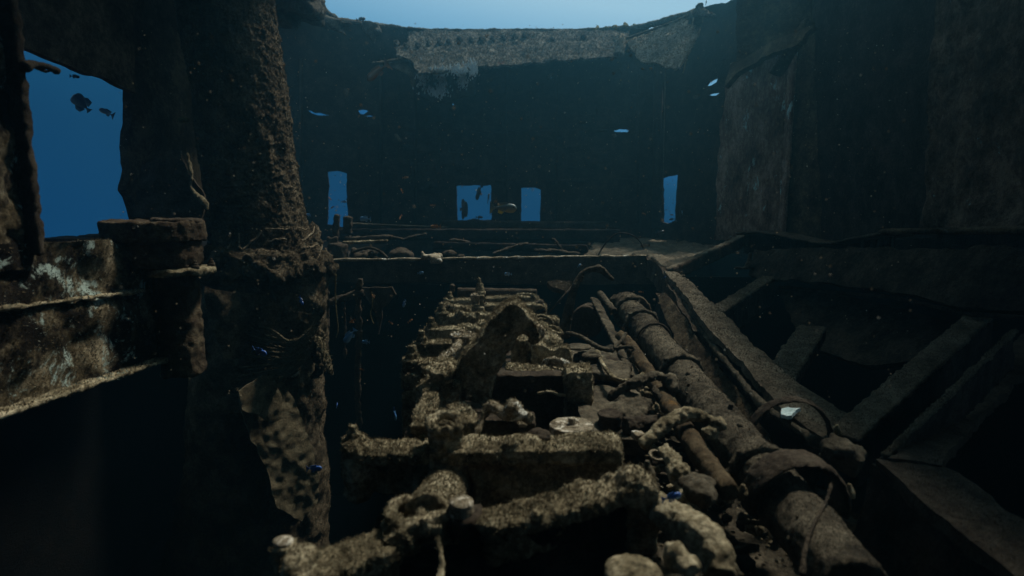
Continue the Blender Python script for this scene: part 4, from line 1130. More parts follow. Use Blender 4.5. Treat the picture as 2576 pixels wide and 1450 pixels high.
# big diagonal rocker arm
m = MB().prism(px([(1172, 1010), (1145, 945), (1160, 905), (1192, 872), (1228, 820), (1258, 782), (1280, 766), (1303, 768), (1322, 784), (1338, 803), (1352, 822), (1359, 840), (1352, 858), (1340, 866), (1331, 848), (1318, 838), (1306, 846), (1294, 868), (1270, 905), (1244, 950), (1226, 1020)], 3.05), (0, .25, 0))
for q in range(60):
    f = random.random()
    if f < .6:
        c = P(1150, 930, 3.18).lerp(P(1283, 768, 3.18), f / .6)
    else:
        c = P(1290, 768, 3.18).lerp(P(1357, 838, 3.18), (f - .6) / .4)
    m.ball(c + Vector((0, random.uniform(-.08, .08), -.01)), random.uniform(.016, .036), 1)
big = m.build('rocker_arm', M['silt'], eng, vox=.0095, disp=((.040, .09), (.026, .03), (.010, .012)), label='huge furry diagonal rocker arm sticking up from the engine')
MB().ball(P(1352, 836, 3.12), (.045, .05, .05), 2).build('rocker_tip', M['silt_pale'], big, vox=.008, disp=((.012, .02),))
# rough block left of the rocker
m = MB().box(P(1118, 918, 3.3), (.10, .14, .06)).box(P(1132, 960, 3.2), (.16, .2, .18), (0, 0, .2)).ball(P(1090, 985, 3.1), (.09, .1, .07), 2).ball(P(1075, 1010, 3.05), (.06, .08, .06), 2).bar(P(1110, 930, 3.25), P(1058, 1095, 2.8), .10, .12).box(P(1140, 1010, 3.1), (.1, .14, .26)).box(P(1100, 1030, 3.15), (.2, .18, .3))
for q in range(30):
    m.ball(P(random.uniform(1060, 1160), random.uniform(925, 1000), 3.08), random.uniform(.018, .04), 1)
m.build('valve_gear_lump', M['silt'], eng, vox=.012, disp=((.045, .08), (.026, .03)))
m = MB().box(P(1153, 1032, 2.85), (.11, .11, .05), (0, 0, .5)).torus(P(1153, 1026, 2.85), (0, 0, 1), .04, .014).box(P(1150, 1050, 2.82), (.18, .16, .05), (0, 0, .3)).box(P(1150, 1068, 2.8), (.2, .2, .09), (0, 0, .1))
m.build('square_flange', M['silt'], eng, vox=.010, disp=D2)
m = MB().bar(P(1048, 1060, 2.95), P(990, 1210, 2.5), .05, .06)
m.build('side_bracket', M['girder'], eng, vox=.012, disp=D2)
# lever
m = MB().tube([P(1188, 1120, 2.62), P(1200, 1090, 2.66), P(1213, 1058, 2.72), P(1224, 1030, 2.76), P(1240, 1022, 2.76), P(1256, 1032, 2.74), P(1270, 1046, 2.72), P(1285, 1045, 2.7)], [.012, .014, .014, .026, .034, .030, .030, .03], 9, 1)
m.cyl(P(1286, 1050, 2.74), P(1292, 1020, 2.70), .035, .042, 12).ball(P(1293, 1024, 2.7), (.045, .04, .03), 2).tube([P(1300, 1040, 2.68), P(1320, 1048, 2.66), P(1338, 1056, 2.64)], [.034, .026, .028], 9).box(P(1315, 1068, 2.7), (.04, .04, .02))
m.build('crank_lever', M['silt_pale'], eng, vox=.008, disp=((.020, .05), (.010, .02)))
m = MB().box(P(1270, 1080, 2.8), (.30, .16, .14)).ball(P(1262, 1062, 2.85), (.09, .08, .05), 2).ball(P(1352, 1100, 2.5), (.06, .06, .04), 2)
m.build('valve_cover', M['girder'], eng, vox=.012, disp=D1)
m = MB().box((-.08, 2.85, zr(-1.56)), (1.05, .65, .20))
for q in range(60):
    m.ball((random.uniform(-.55, .45), random.uniform(2.6, 3.15), zr(-1.46)), random.uniform(.02, .05), 1)
m.build('silted_platform', M['girder'], eng, vox=.018, disp=D1)
# handwheel like disc
a = P(1438, 1078, 2.72)
hw = MB().cyl(a - Vector((0, 0, .022)), a + Vector((0, 0, .022)), .112, .108, 40).build('disc_cover', M['disc'], eng, vox=.006, disp=((.008, .05), (.006, .02)), label='round pale disc with a hub')
MB().cyl(a + Vector((0, 0, .015)), a + Vector((0, 0, .055)), .022, .02, 6).torus(a + Vector((0, 0, .02)), (0, 0, 1), .045, .008, 24).build('hub', M['disc'], hw, vox=.006, disp=((.006, .02),))
MB().cyl(a - Vector((.01, -.01, .065)), a - Vector((.01, -.01, .050)), .128, .128, 40).build('lower_disc', M['disc'], hw, vox=.007, disp=((.008, .04),))
MB().cyl(a - Vector((0, 0, .20)), a - Vector((0, 0, .02)), .07, .07, 20).build('disc_stem', M['girder'], hw, vox=.012, disp=D2)
# row one -----------------------------------------------------------
Y1 = 2.45
h1 = T('cylinder_head', None, None, P(1200, 1180, Y1)); h1.parent = eng; h1.location = Vector(h1.location) - wloc(eng)
SN(h1, 888, 1070, Y1, .040, .11)
m = MB().ball(P(895, 1125, Y1), (.065, .09, .06), 2).ball(P(900, 1165, Y1), (.07, .1, .09), 2).box(P(905, 1185, Y1 + .04), (.11, .16, .20)).ball(P(905, 1225, Y1 + .02), (.06, .09, .07), 2)
m.bar(P(905, 1140, Y1), P(1150, 1136, Y1), .17, .06)
m.bar(P(905, 1178, Y1 + .04), P(1150, 1190, Y1 + .04), .12, .18)
for q in range(22):
    m.ball(P(random.uniform(915, 1080), 1128, random.uniform(Y1 - .05, Y1 + .08)), random.uniform(.012, .03), 1)
m.build('left_arm', M['silt'], h1, vox=.009, disp=((.030, .08), (.020, .025), (.008, .01)), dec=14)
m = MB().bar(P(1130, 1133, Y1), P(1545, 1127, Y1), .20, .07)
m.bar(P(1130, 1195, Y1 + .04), P(1535, 1190, Y1 + .04), .13, .26)
m.ball(P(1535, 1130, Y1), (.06, .11, .06), 2)
m.box(P(1525, 1195, Y1 + .05), (.12, .2, .25))
for q in range(40):
    m.ball(P(random.uniform(1150, 1540), 1120, random.uniform(Y1 - .07, Y1 + .09)), random.uniform(.010, .03), 1)
m.ball(P(1332, 1112, Y1), (.055, .05, .03), 2)
m.build('right_beam', M['silt'], h1, vox=.009, disp=((.032, .09), (.020, .025), (.008, .01)), dec=14)
a = P(1121, 1066, Y1 - .02)
m = MB().cyl(a - Vector((0, 0, .13)), a - Vector((0, 0, .03)), .065, .078, 20).torus(a, (0, -.25, 1), .066, .024, 24)
for k in range(9):
    an = k * 2 * math.pi / 9
    m.ball(a + Vector((math.cos(an) * .078, math.sin(an) * .078, .006)), .022, 1)
m.box(a - Vector((0, 0, .17)), (.14, .14, .12)).cyl(a - Vector((0, -.02, .34)), a - Vector((0, 0, .12)), .12, .075, 16)
m.build('castle_nut', M['silt'], h1, vox=.008, disp=((.022, .05), (.014, .02)))
MB().tube([P(1068, 1105, Y1 - .06), P(1062, 1108, Y1 - .06), P(1056, 1102, Y1 - .06), P(1062, 1096, Y1 - .06), P(1072, 1100, Y1 - .06)], .007, 6, 1).build('curled_weed', M['weed'], h1)
# shaft coming forward
a, b = P(1128, 1222, Y1 - .02), P(1075, 1305, 1.92)
sh = MB().cyl(b, a, .088, .094, 26).build('shaft', M['silt'], eng, vox=.009, disp=((.018, .07), (.012, .025), (.006, .01)))
MB().torus(a + Vector((0, -.02, 0)), (a - b), .135, .026, 30).cyl(a, a + (a - b).normalized() * .10, .13, .12, 26).build('shaft_collar', M['silt'], sh, vox=.009, disp=((.022, .06), (.014, .025)))
# row zero ------------------------------------------------------------
Y0 = 1.92
h0 = T('cylinder_head', None, None, P(1200, 1330, Y0)); h0.parent = eng; h0.location = Vector(h0.location) - wloc(eng)
a = P(1022, 1290, Y0)
m = MB().torus(a, (.1, -.3, 1), .056, .022, 24).cyl(a - Vector((0, 0, .14)), a - Vector((0, 0, .04)), .05, .055, 14).box(P(1065, 1322, Y0), (.14, .12, .06)).box(P(1110, 1320, Y0 + .04), (.14, .14, .08))
m.bar(P(1055, 1305, Y0), P(1160, 1285, Y0 + .05), .12, .06).bar(P(1030, 1335, Y0 - .02), P(975, 1365, Y0 - .04), .13, .10)
m.build('hub_ring', M['silt'], h0, vox=.007, disp=((.014, .05), (.012, .022), (.006, .01)), dec=2)
a = P(1160, 1262, Y0)
MB().cyl(a - Vector((0, 0, .06)), a, .045, .045, 22).ball(a, (.043, .043, .014), 2).build('pale_knob', M['disc'], h0, vox=.006, disp=((.010, .03),), label='pale round knob')
MB().box(P(1170, 1310, Y0 + .02), (.12, .10, .07)).cyl(P(1172, 1340, Y0), P(1172, 1290, Y0), .06, .055, 16).build('knob_seat', M['girder'], h0, vox=.01, disp=D2)
a, b = P(1215, 1318, Y0 - .02), P(1600, 1212, Y0 + .10)
m = MB().bar(a - Vector((0, 0, .02)), b - Vector((0, 0, .02)), .15, .06)
m.bar(a - Vector((0, -.03, .13)), b - Vector((0, -.03, .13)), .10, .20)
m.ball(P(1595, 1212, Y0 + .1), (.07, .09, .055), 2).box(P(1605, 1290, Y0 + .1), (.12, .15, .26))
m.ball(P(1230, 1322, Y0 - .04), (.05, .06, .04), 2)
for q in range(46):
    f = random.random()
    m.ball(a.lerp(b, f) + Vector((0, random.uniform(-.07, .07), .012)), random.uniform(.010, .026), 1)
m.build('right_beam', M['silt'], h0, vox=.0085, disp=((.032, .08), (.022, .025), (.008, .01)), dec=14)
a, b = P(985, 1358, Y0 - .04), P(770, 1440, Y0 - .26)
m = MB().bar(a - Vector((0, 0, .02)), b - Vector((0, 0, .02)), .15, .07)
m.bar(a - Vector((0, -.03, .13)), b - Vector((0, -.03, .13)), .10, .2)
m.ball(P(755, 1420, Y0 - .24), (.06, .07, .06), 2)
for q in range(26):
    f = random.random()
    m.ball(a.lerp(b, f) + Vector((0, random.uniform(-.07, .07), .012)), random.uniform(.010, .026), 1)
m.build('left_arm', M['silt'], h0, vox=.0085, disp=((.030, .08), (.020, .025), (.008, .01)), dec=14)
a = P(713, 1366, Y0 - .2)
MB().cyl(a - Vector((-.015, 0, .10)), a, .046, .036, 14).build('stud_nut', M['silt'], h0, vox=.008, disp=((.02, .04),))
MB().ball(a + Vector((0, 0, .005)), (.036, .032, .014), 2).build('pale_cap', M['disc'], h0, vox=.005, disp=((.006, .03),))
m = MB().box((-.05, 1.98, zr(-1.48)), (.95, .22, .44)).bar(P(1120, 1380, Y0), P(1640, 1330, Y0 + .08), .06, .2)
m.build('front_casing', M['wall'], eng, vox=.02, disp=D1)
m = MB().tube([P(1100, 1350, 1.86), P(1112, 1400, 1.80), P(1108, 1460, 1.74)], [.012, .01, .014], 7, 1)
m.build('drip_growth', M['silt'], eng, vox=.007, disp=((.012, .03),))
m = MB().tube([P(955, 1380, 2.3), P(948, 1330, 2.3), P(955, 1300, 2.3), P(972, 1292, 2.3), P(990, 1300, 2.3)], .016, 7, 1)
m.build('bent_rail', M['girder'], eng, vox=.01, disp=((.012, .04),))

# ================================================================== machinery platform right of the engine
pts_ = [Vector((.30, 1.3, zr(-1.62))), Vector((1.9, 1.3, zr(-1.62))), Vector((1.8, 4.0, zr(-1.62))), Vector((1.7, 6.6, zr(-1.62))), Vector((.25, 6.6, zr(-1.62)))]
o = plate('machinery_platform', M['pipe'], pts_, (), .10, .035, .02, None, .05, .3, .02, disp=((.06, .12), (.02, .04)))
setp(o, kind='structure')
ln_ = plate('engine_side_ledge', M['pipe'], [P(1480, 1105, 2.75), P(1640, 1108, 2.75), P(1650, 1060, 3.1), P(1590, 960, 3.7), P(1480, 930, 3.95), P(1420, 930, 3.95)], (), .08, .025, .02, None, .03, .2, .012, disp=((.03, .08),))
setp(ln_, 'rough silted ledge along the right flank of the engine', 'ledge')
def part1(name, m, mat, label, cat, vox=.01, disp=D2, group=None):
    o = m.build(name, M[mat], None, vox=vox, disp=disp)
    return setp(o, label, cat, group)
part1('canister', MB().cyl(P(1535, 1082, 2.95), P(1535, 1046, 2.95), .062, .066, 22).cyl(P(1535, 1046, 2.95), P(1535, 1038, 2.95), .070, .066, 22), 'girder', 'short rusty canister with a pale lid just right of the round disc', 'canister', .008)
part1('slab', MB().box(P(1588, 1030, 3.1), (.17, .22, .07), (.3, .25, -.5)), 'pipe', 'tilted rough slab behind the short canister', 'slab', .010, D1)
part1('wood_block', MB().cyl(P(1572, 1072, 2.85), P(1648, 1068, 2.9), .045, .05, 9), 'girder', 'ribbed log like block lying right of the short canister', 'block', .008)
part1('small_block', MB().box(P(1606, 1096, 2.72), (.055, .06, .035), (0, 0, .2)), 'silt_pale', 'small pale rectangular block below the log like block', 'block', .006, ((.008, .03),))
part1('branch_pipe', MB().tube([P(1529, 1006, 3.2), P(1545, 992, 3.2), P(1573, 974, 3.2), P(1600, 962, 3.2), P(1622, 952, 3.25), P(1650, 945, 3.3), P(1678, 958, 3.3)], [.018, .026, .030, .032, .028, .028, .034], 9, 1).ball(P(1685, 960, 3.28), .05, 2).ball(P(1690, 972, 3.25), .045, 2).tube([P(1640, 975, 3.25), P(1652, 990, 3.2), P(1664, 1010, 3.15)], .022, 8, 1), 'pipe', 'upper encrusted branch pipe arching onto the big pipe', 'pipe', .009, ((.022, .05), (.014, .025)))
part1('branch_pipe', MB().tube([P(1612, 1125, 2.55), P(1630, 1108, 2.57), P(1652, 1090, 2.6), P(1672, 1068, 2.62), P(1700, 1050, 2.66), P(1730, 1040, 2.68), P(1758, 1046, 2.68), P(1782, 1058, 2.68), P(1802, 1072, 2.66)], [.026, .030, .032, .034, .036, .036, .032, .03, .034], 10, 1).ball(P(1806, 1068, 2.64), .04, 2).tube([P(1800, 1085, 2.62), P(1775, 1092, 2.6), P(1765, 1090, 2.6)], [.035, .03, .02], 8, 1), 'silt', 'thick pale mottled bent pipe arching over the yellowish pipe', 'pipe', .009, ((.022, .05), (.014, .025)))
part1('rusty_pipe', MB().tube([P(1560, 845, 4.5), P(1585, 868, 4.3), P(1605, 900, 4.0), P(1640, 950, 3.6), P(1668, 1000, 3.25), P(1692, 1035, 3.0), P(1726, 1085, 2.72), P(1750, 1130, 2.5), P(1790, 1182, 2.32), P(1835, 1240, 2.16)], [.046, .046, .046, .046, .044, .046, .05, .05, .046, .042], 14, 1), 'rustpipe', 'slimmer orange rusted pipe running beside the big pipe', 'pipe', .012, ((.016, .08), (.014, .03)))
bp = T('main_pipe', 'big silt covered pipe running diagonally down to the lower right', 'pipe', P(1800, 1050, 3.2))
PA, PB = P(1578, 775, 5.5), P(2155, 1490, 1.78)
ax = (PB - PA).normalized()
m = MB().tube([PA.lerp(PB, k / 14) for k in range(15)], .122, 30)
m.build('pipe_run', M['pipe'], bp, vox=.016, disp=((.022, .25), (.018, .06), (.012, .022)))
c = PA
MB().tube([c - ax * .12, c, c + ax * .1], [.135, .15, .135], 22).ball(P(1560, 760, 5.55), (.12, .1, .08), 2).torus(P(1592, 790, 5.35), ax, .155, .03).build('pipe_end', M['pipe'], bp, vox=.018, disp=D1)
m = MB().torus(PA.lerp(PB, .27), ax + Vector((.1, .2, 0)), .140, .012, 26, 6).ball(P(1600, 852, 4.6), .03, 1)
m.build('wire_band', M['girder'], bp, vox=.010, disp=((.014, .04),))
m = MB()
for q in range(26):
    f = random.uniform(.05, .95)
    an = random.uniform(.2, 2.9)
    sd = ax.cross(Vector((0, 0, 1))).normalized()
    upv = sd.cross(ax).normalized()
    m.ball(PA.lerp(PB, f) + (sd * math.cos(an) + abs(1) * upv * math.sin(an)) * .120, random.uniform(.008, .022), 1)
m.build('crust_lumps', M['pipe'], bp, vox=.009, disp=((.02, .03),))['kind'] = 'stuff'
part1('hole_plug', MB().ball(P(1754, 903, 4.12), (.03, .03, .012), 1), 'wall', 'dark corroded hole patch on the upper side of the big pipe', 'hole patch', 0, None)
for f_ in (.16, .47, .80):
    c_ = PA.lerp(PB, f_)
    m = MB().cyl(c_ - ax * .028, c_ + ax * .028, .150, .150, 26)
    for q in range(8):
        an = q * math.pi / 4
        sd = ax.cross(Vector((0, 0, 1))).normalized(); upv = sd.cross(ax).normalized()
        m.ball(c_ + (sd * math.cos(an) + upv * math.sin(an)) * .152, .022, 1)
    m.build('pipe_collar', M['pipe'], bp, vox=.011, disp=((.02, .06), (.014, .025)))
# strap arches over the pipe
def arch(cx, cy, Y, r, label, w_=.06):
    c = P(cx, cy, Y)
    sd = ax.cross(Vector((0, 0, 1))).normalized()
    upv = Vector((0, 0, 1))
    pts = [c + sd * (math.cos(a) * r) + upv * (math.sin(a) * r) for a in [math.pi * k / 12 for k in range(-1, 14)]]
    t = T('pipe_strap', label, 'strap', c)
    MB().tube(pts, w_ / 2, 8, 0, .22).build('band', M['girder'], t, vox=.010, disp=((.014, .06), (.008, .02)))
    for p_ in (pts[1], pts[-2]):
        MB().nut(p_ + Vector((0, 0, .02)) + (p_ - c).normalized() * .03, .022, .06).build('bolt', M['silt'], t, vox=.007, disp=((.008, .02),))
    return t
arch(2000, 1262, 2.28, .195, 'large curved strap arching over the big pipe at lower right', .15)
arch(1985, 1105, 2.9, .22, 'smaller curved strap bracket beside the diagonal girder', .08)
part1('strap_block', MB().box(P(2120, 1145, 2.5), (.16, .12, .10), (.2, .3, -.6)).ball(P(2110, 1130, 2.5), (.08, .08, .05), 2), 'pipe', 'rounded lug joining the large strap to the lower flange', 'lug', .012, D1)
part1('thin_cable', MB().tube([P(2092, 1195, 2.25), P(2088, 1240, 2.15), P(2070, 1280, 2.05), P(2040, 1330, 1.95), P(2022, 1390, 1.85), P(2018, 1450, 1.78)], [.009, .008, .007, .007, .009, .012], 7, 2), 'hull', 'thin dark cable curling down across the big pipe', 'cable', .007, ((.01, .03),))
# flat bar and rod
part1('flat_bar', MB().bar(P(1494, 752, 5.6), P(1598, 950, 3.75), .085, .03, (.2, 0, 1)), 'pipe', 'long flat bar leaning between the hooked hose and the pipes', 'bar', .011, ((.02, .08), (.014, .03)))
part1('short_rod', MB().cyl(P(1508, 738, 5.7), P(1545, 785, 5.2), .035, .035, 10), 'pipe', 'short rod end beside the top of the flat bar', 'rod', .012)
part1('hooked_hose', MB().tube([P(1418, 850, 5.2), P(1428, 790, 5.2), P(1442, 730, 5.25), P(1458, 696, 5.3), P(1478, 680, 5.3), P(1500, 676, 5.3), P(1518, 684, 5.28), P(1532, 696, 5.26), P(1543, 704, 5.25)], [.055, .048, .036, .030, .028, .030, .030, .024, .018], 10, 1).torus(P(1464, 702, 5.2), (0, 1, 0), .022, .008, 14, 6).ball(P(1506, 676, 5.28), .045, 1).ball(P(1516, 678, 5.26), .03, 1), 'pipe', 'tall hooked hose rising beyond the engine on the right', 'hose', .010, ((.014, .05), (.010, .02)))
part1('rope_stay', MB().cyl(P(1378, 790, 6.4), P(1452, 706, 6.6), .010, .010, 6), 'girder', 'thin straight stay rod slanting up to the hooked hose', 'rod', 0, ((.01, .05),))
part1('round_tank', MB().cyl(P(1474, 812, 5.3), P(1484, 800, 5.9), .155, .155, 30), 'girder', 'dark round tank end behind the lower part of the flat bar', 'tank', .016, ((.02, .15), (.01, .04)))
quad('dark_flap', 'girder', [P(1376, 706, 6.9), P(1440, 706, 6.9), P(1425, 732, 6.6), P(1392, 722, 6.7)], 'dim triangular plate beneath the coaming left of the hooked hose', 'steel plate')
quad('inner_plate', 'nearwall', [P(1648, 735, 5.9), P(1690, 750, 5.7), P(1760, 850, 4.7), P(1860, 990, 3.8), P(1960, 1120, 3.1), P(1910, 1130, 3.2), P(1800, 980, 4.1), P(1700, 850, 5.0)], 'long dark inner plate between the big pipe and the diagonal girder', 'steel plate', step=.06)
rp_ = MB().tube([P(1505, 895, 3.9), P(1515, 915, 3.7), P(1528, 935, 3.55), P(1545, 952, 3.45), P(1572, 960, 3.4), P(1600, 955, 3.4), P(1618, 940, 3.45)], .014, 8, 2)
part1('knotted_rope', rp_.ball(P(1503, 890, 3.9), .03, 1).ball(P(1510, 900, 3.85), .02, 1).ball(P(1540, 948, 3.47), .022, 1), 'silt', 'short knotted rope sagging in front of the flat bar', 'rope', .006, ((.012, .02),))
part1('loop_rope', MB().tube([P(1575, 838, 4.3), P(1560, 862, 4.2), P(1545, 873, 4.15), P(1548, 878, 4.1), P(1575, 872, 4.1), P(1600, 876, 4.05), P(1592, 900, 4.0), P(1584, 905, 4.0)], .014, 7, 2), 'pipe', 'looped rope tying the flat bar to the orange pipe', 'rope', .007, ((.01, .02),))
part1('sagging_hose', MB().tube([P(1425, 838, 4.9), P(1450, 842, 4.7), P(1475, 855, 4.6), P(1500, 872, 4.4), P(1520, 880, 4.3), P(1545, 882, 4.25)], .020, 8, 2), 'pipe', 'sagging hose across the rubble below the round tank', 'hose', .009, ((.02, .04),))
part1('valve', MB().cyl(P(1488, 915, 3.85), P(1488, 898, 3.85), .05, .05, 14).cyl(P(1488, 898, 3.85), P(1488, 893, 3.85), .07, .07, 16).torus(P(1488, 892, 3.85), (0, 0, 1), .05, .01), 'pipe', 'small round valve head right of the arched pipe', 'valve', .008, ((.012, .03),))
part1('round_plate', MB().cyl(P(1455, 876, 4.3), P(1455, 870, 4.3), .10, .10, 20), 'pipe', 'thin round lid lying between the rounded covers and the rubble', 'lid', .011, ((.012, .06),))
part1('wood_slab', MB().box(P(1520, 930, 3.75), (.34, .30, .05), (.1, .1, -.3)), 'pipe', 'flat weathered slab under the knotted rope', 'slab', .012, D1)
part1('metal_ring', MB().torus(P(1652, 1146, 2.4), (.1, -.3, 1), .030, .006, 24, 6), 'silt_pale', 'thin pale ring lying on the rubble, left of the two', 'ring', 0, ((.005, .02),))
part1('metal_ring', MB().torus(P(1672, 1138, 2.42), (.5, -.3, 1), .026, .006, 24, 6), 'silt', 'tilted ring leaning on the upright tube, right of the two', 'ring', 0, ((.005, .02),))
part1('broken_tube', MB().tube([P(1668, 1130, 2.45), P(1685, 1148, 2.4), P(1700, 1170, 2.33), P(1712, 1196, 2.25), P(1716, 1225, 2.2), P(1724, 1262, 2.12)], [.03, .034, .036, .04, .03, .02], 10, 1).ball(P(1706, 1190, 2.25), .05, 2), 'silt', 'broken encrusted tube dropping through the rubble below the rings', 'tube', .008, ((.022, .04), (.014, .02)))
part1('flat_lump', MB().ball(P(1750, 1212, 2.2), (.085, .07, .022), 2).ball(P(1735, 1208, 2.2), (.05, .05, .025), 2), 'pipe', 'flat silted lump beside the lower end of the broken tube', 'lump', .009, D2)
part1('end_elbow', MB().tube([P(1645, 1262, 2.0), P(1675, 1292, 1.95), P(1720, 1322, 1.9), P(1770, 1352, 1.84), P(1800, 1395, 1.78), P(1810, 1450, 1.72)], [.05, .058, .066, .07, .062, .05], 14, 1).ball(P(1665, 1275, 1.98), (.05, .05, .04), 2), 'silt', 'thick silted elbow pipe leaving the right end of the nearest head', 'pipe', .009, ((.028, .08), (.016, .025)))
part1('domed_stub', MB().ball(P(1592, 1445, 1.62), (.088, .088, .04), 3), 'silt', 'rounded silted cap at the bottom edge of the frame', 'cap', .008, ((.014, .05), (.01, .02)))
part1('branching_lump', MB().ball(P(1700, 1402, 1.66), (.04, .04, .05), 2).ball(P(1725, 1420, 1.64), (.05, .04, .035), 2).ball(P(1695, 1385, 1.68), .024, 1).tube([P(1705, 1400, 1.66), P(1740, 1440, 1.6)], [.03, .03], 8), 'silt', 'lumpy growth right of the rounded cap', 'lump', .008, D2)
part1('shell_patch', MB().ball(P(1760, 1240, 2.1), (.06, .08, .05), 2), 'pipe', 'domed lump under the broken tube beside the elbow pipe', 'lump', .01, D1)
part1('bolt_post', MB().nut(P(1838, 1035, 2.95) - Vector((0, 0, .05)), .03, .09), 'pipe', 'lone stud and nut standing beside the smaller strap', 'stud', .008, ((.01, .03),))
part1('bolt_post', MB().nut(P(1628, 1176, 2.3) - Vector((0, 0, .05)), .03, .08), 'pipe', 'lone stud and nut in the rubble left of the broken tube', 'stud', .008, ((.01, .03),))
# rubble stones: counted pieces strewn on the platform
protos = []
for k in range(6):
    m = MB()
    if k % 2:
        m.ball((0, 0, 0), (random.uniform(.7, 1), random.uniform(.6, 1), random.uniform(.4, .6)), 3)
    else:
        m.box((0, 0, 0), (1.5, random.uniform(.9, 1.4), random.uniform(.5, .9)), (.1, .2, 0))
        m.ball((.4, .2, .1), .6, 2)
    o = m.build('rubble_piece', M[('pipe', 'silt', 'girder')[k % 3]], None, vox=.16, disp=((.35, .6), (.2, .22)))
    protos.append(o)
bake()
lower = Vector((0, 0, -.03))
for k in range(250):
    pr_ = protos[k % 6]
    o = pr_ if k < 6 else pr_.copy()
    if k >= 6: COL.objects.link(o)
    yy = random.uniform(2.0, 5.6)
    xl, xr_ = .46, .72 + (5.6 - yy) * .06 + .30
    xx = random.uniform(xl, xr_ + .25)
    s_ = random.uniform(.022, .06) * (1 + .12 * (yy - 2))
    if random.random() < .15: s_ *= 1.6
    zz = zr(-1.57)
    if 2.75 < yy < 3.95 and xx < .75: zz = zr(-1.36)
    o.location = (xx, yy, zz)
    o.rotation_euler = (random.uniform(-.4, .4), random.uniform(-.4, .4), random.uniform(0, 6.28))
    o.scale = (s_, s_ * random.uniform(.8, 1.3), s_ * random.uniform(.8, 1.2))
    sz_ = 'large' if s_ > .07 else ('small' if s_ < .045 else 'medium')
    sh_ = 'rounded' if (k % 6) % 2 else 'blocky'
    zn_ = 'near the nearest cylinder head' if yy < 2.5 else ('beside the bent pale pipe' if yy < 3.1 else ('below the upper branch pipe' if yy < 3.8 else ('by the knotted rope' if yy < 4.6 else 'in front of the round tank')))
    sd_ = 'against the engine flank' if xx < .65 else ('in the middle of the rubble' if xx < .88 else 'close to the pipes')
    setp(o, '%s %s rubble lump %s, %s' % (sz_, sh_, sd_, zn_), 'rubble', 'rubble between the engine and the big pipe')
rods = []
for k in range(44):
    yy = random.uniform(2.1, 5.0)
    xx = random.uniform(.5, 1.2)
    an = random.uniform(0, 3.14)
    ln2 = random.uniform(.08, .22)
    c = Vector((xx, yy, zr(-1.50) + random.uniform(0, .08)))
    d = Vector((math.cos(an), math.sin(an), random.uniform(-.2, .3))) * ln2
    o = MB().tube([c - d / 2, c + Vector((0, 0, .02)), c + d / 2], random.uniform(.008, .02), 8, 1).build('scrap_rod', M[random.choice(('pipe', 'silt', 'girder'))], None, vox=.008, disp=((.012, .03),))
    zn_ = 'nearest head' if yy < 2.5 else ('bent pale pipe' if yy < 3.1 else ('upper branch pipe' if yy < 3.8 else 'knotted rope'))
    setp(o, '%s encrusted scrap rod lying %s in the rubble near the %s' % ('longer' if ln2 > .15 else 'short', 'crosswise' if abs(math.cos(an)) > .7 else 'lengthwise', zn_), 'scrap rod', 'scrap rods in the rubble')
# tiny shells and debris flecks lie everywhere on top surfaces: uncountable
m = MB()
for k in range(900):
    yy = random.uniform(1.9, 5.8)
    xx = random.uniform(.4, 1.35)
    s_ = random.uniform(.004, .012)
    m.ball((xx, yy, zr(-1.575) + random.uniform(0, .03)), (s_, s_, s_ * .6), 0 or 1)
o = m.build('gravel', M['silt'])
setp(o, 'fine gravel and shell bits between the larger rubble', 'gravel', kind='stuff')

# ================================================================== FISH
def fish_body(name, L_, H_, W_, prof=1.0, bend=0.0):
    "head toward +X, length L"
    ns, nr = 14, 12
    bm = bmesh.new()
    rings = []
    for i in range(ns + 1):
        t = i / ns
        x = (0.5 - t) * L_ * .82 + L_ * .09
        h = H_ / 2 * (math.sin(math.pi * min(1, t * 1.02) ** (.62 * prof)) ** .85 * (1 - .35 * t) + .10 * t * (1 if t > .6 else t) + .015)
        wd = W_ / 2 * (math.sin(math.pi * min(1, t) ** .6) ** .9 * (1 - .3 * t) + .05)
        yb = bend * (t - .3) ** 2 * L_
        rings.append([bm.verts.new((x, yb + math.cos(a) * wd, math.sin(a) * h)) for a in [2 * math.pi * k / nr for k in range(nr)]])
    for r0, r1 in zip(rings, rings[1:]):
        for k in range(nr):
            bm.faces.new((r0[k], r0[(k + 1) % nr], r1[(k + 1) % nr], r1[k]))
    bm.faces.new(rings[0][::-1]); bm.faces.new(rings[-1])
    bmesh.ops.recalc_face_normals(bm, faces=bm.faces)
    me = bpy.data.meshes.new(name)
    bm.to_mesh(me); bm.free()
    return me
def fin_mesh(name, pts, th, y=0):
    bm = bmesh.new()
    a = [bm.verts.new((p[0], y - th / 2, p[1])) for p in pts]
    b = [bm.verts.new((p[0], y + th / 2, p[1])) for p in pts]
    n = len(pts)
    for i in range(n):
        bm.faces.new((a[i], a[(i + 1) % n], b[(i + 1) % n], b[i]))
    bm.faces.new(a[::-1]); bm.faces.new(b)
    bmesh.ops.triangulate(bm, faces=[f for f in bm.faces if len(f.verts) > 4])
    bmesh.ops.recalc_face_normals(bm, faces=bm.faces)
    me = bpy.data.meshes.new(name)
    bm.to_mesh(me); bm.free()
    return me
def raw(name, me, mat, parent, loc=(0, 0, 0), smooth=True):
    me.materials.append(mat)
    if smooth: me.polygons.foreach_set('use_smooth', [True] * len(me.polygons))
    o = bpy.data.objects.new(name, me)
    COL.objects.link(o)
    o.parent = parent
    o.location = loc
    return o
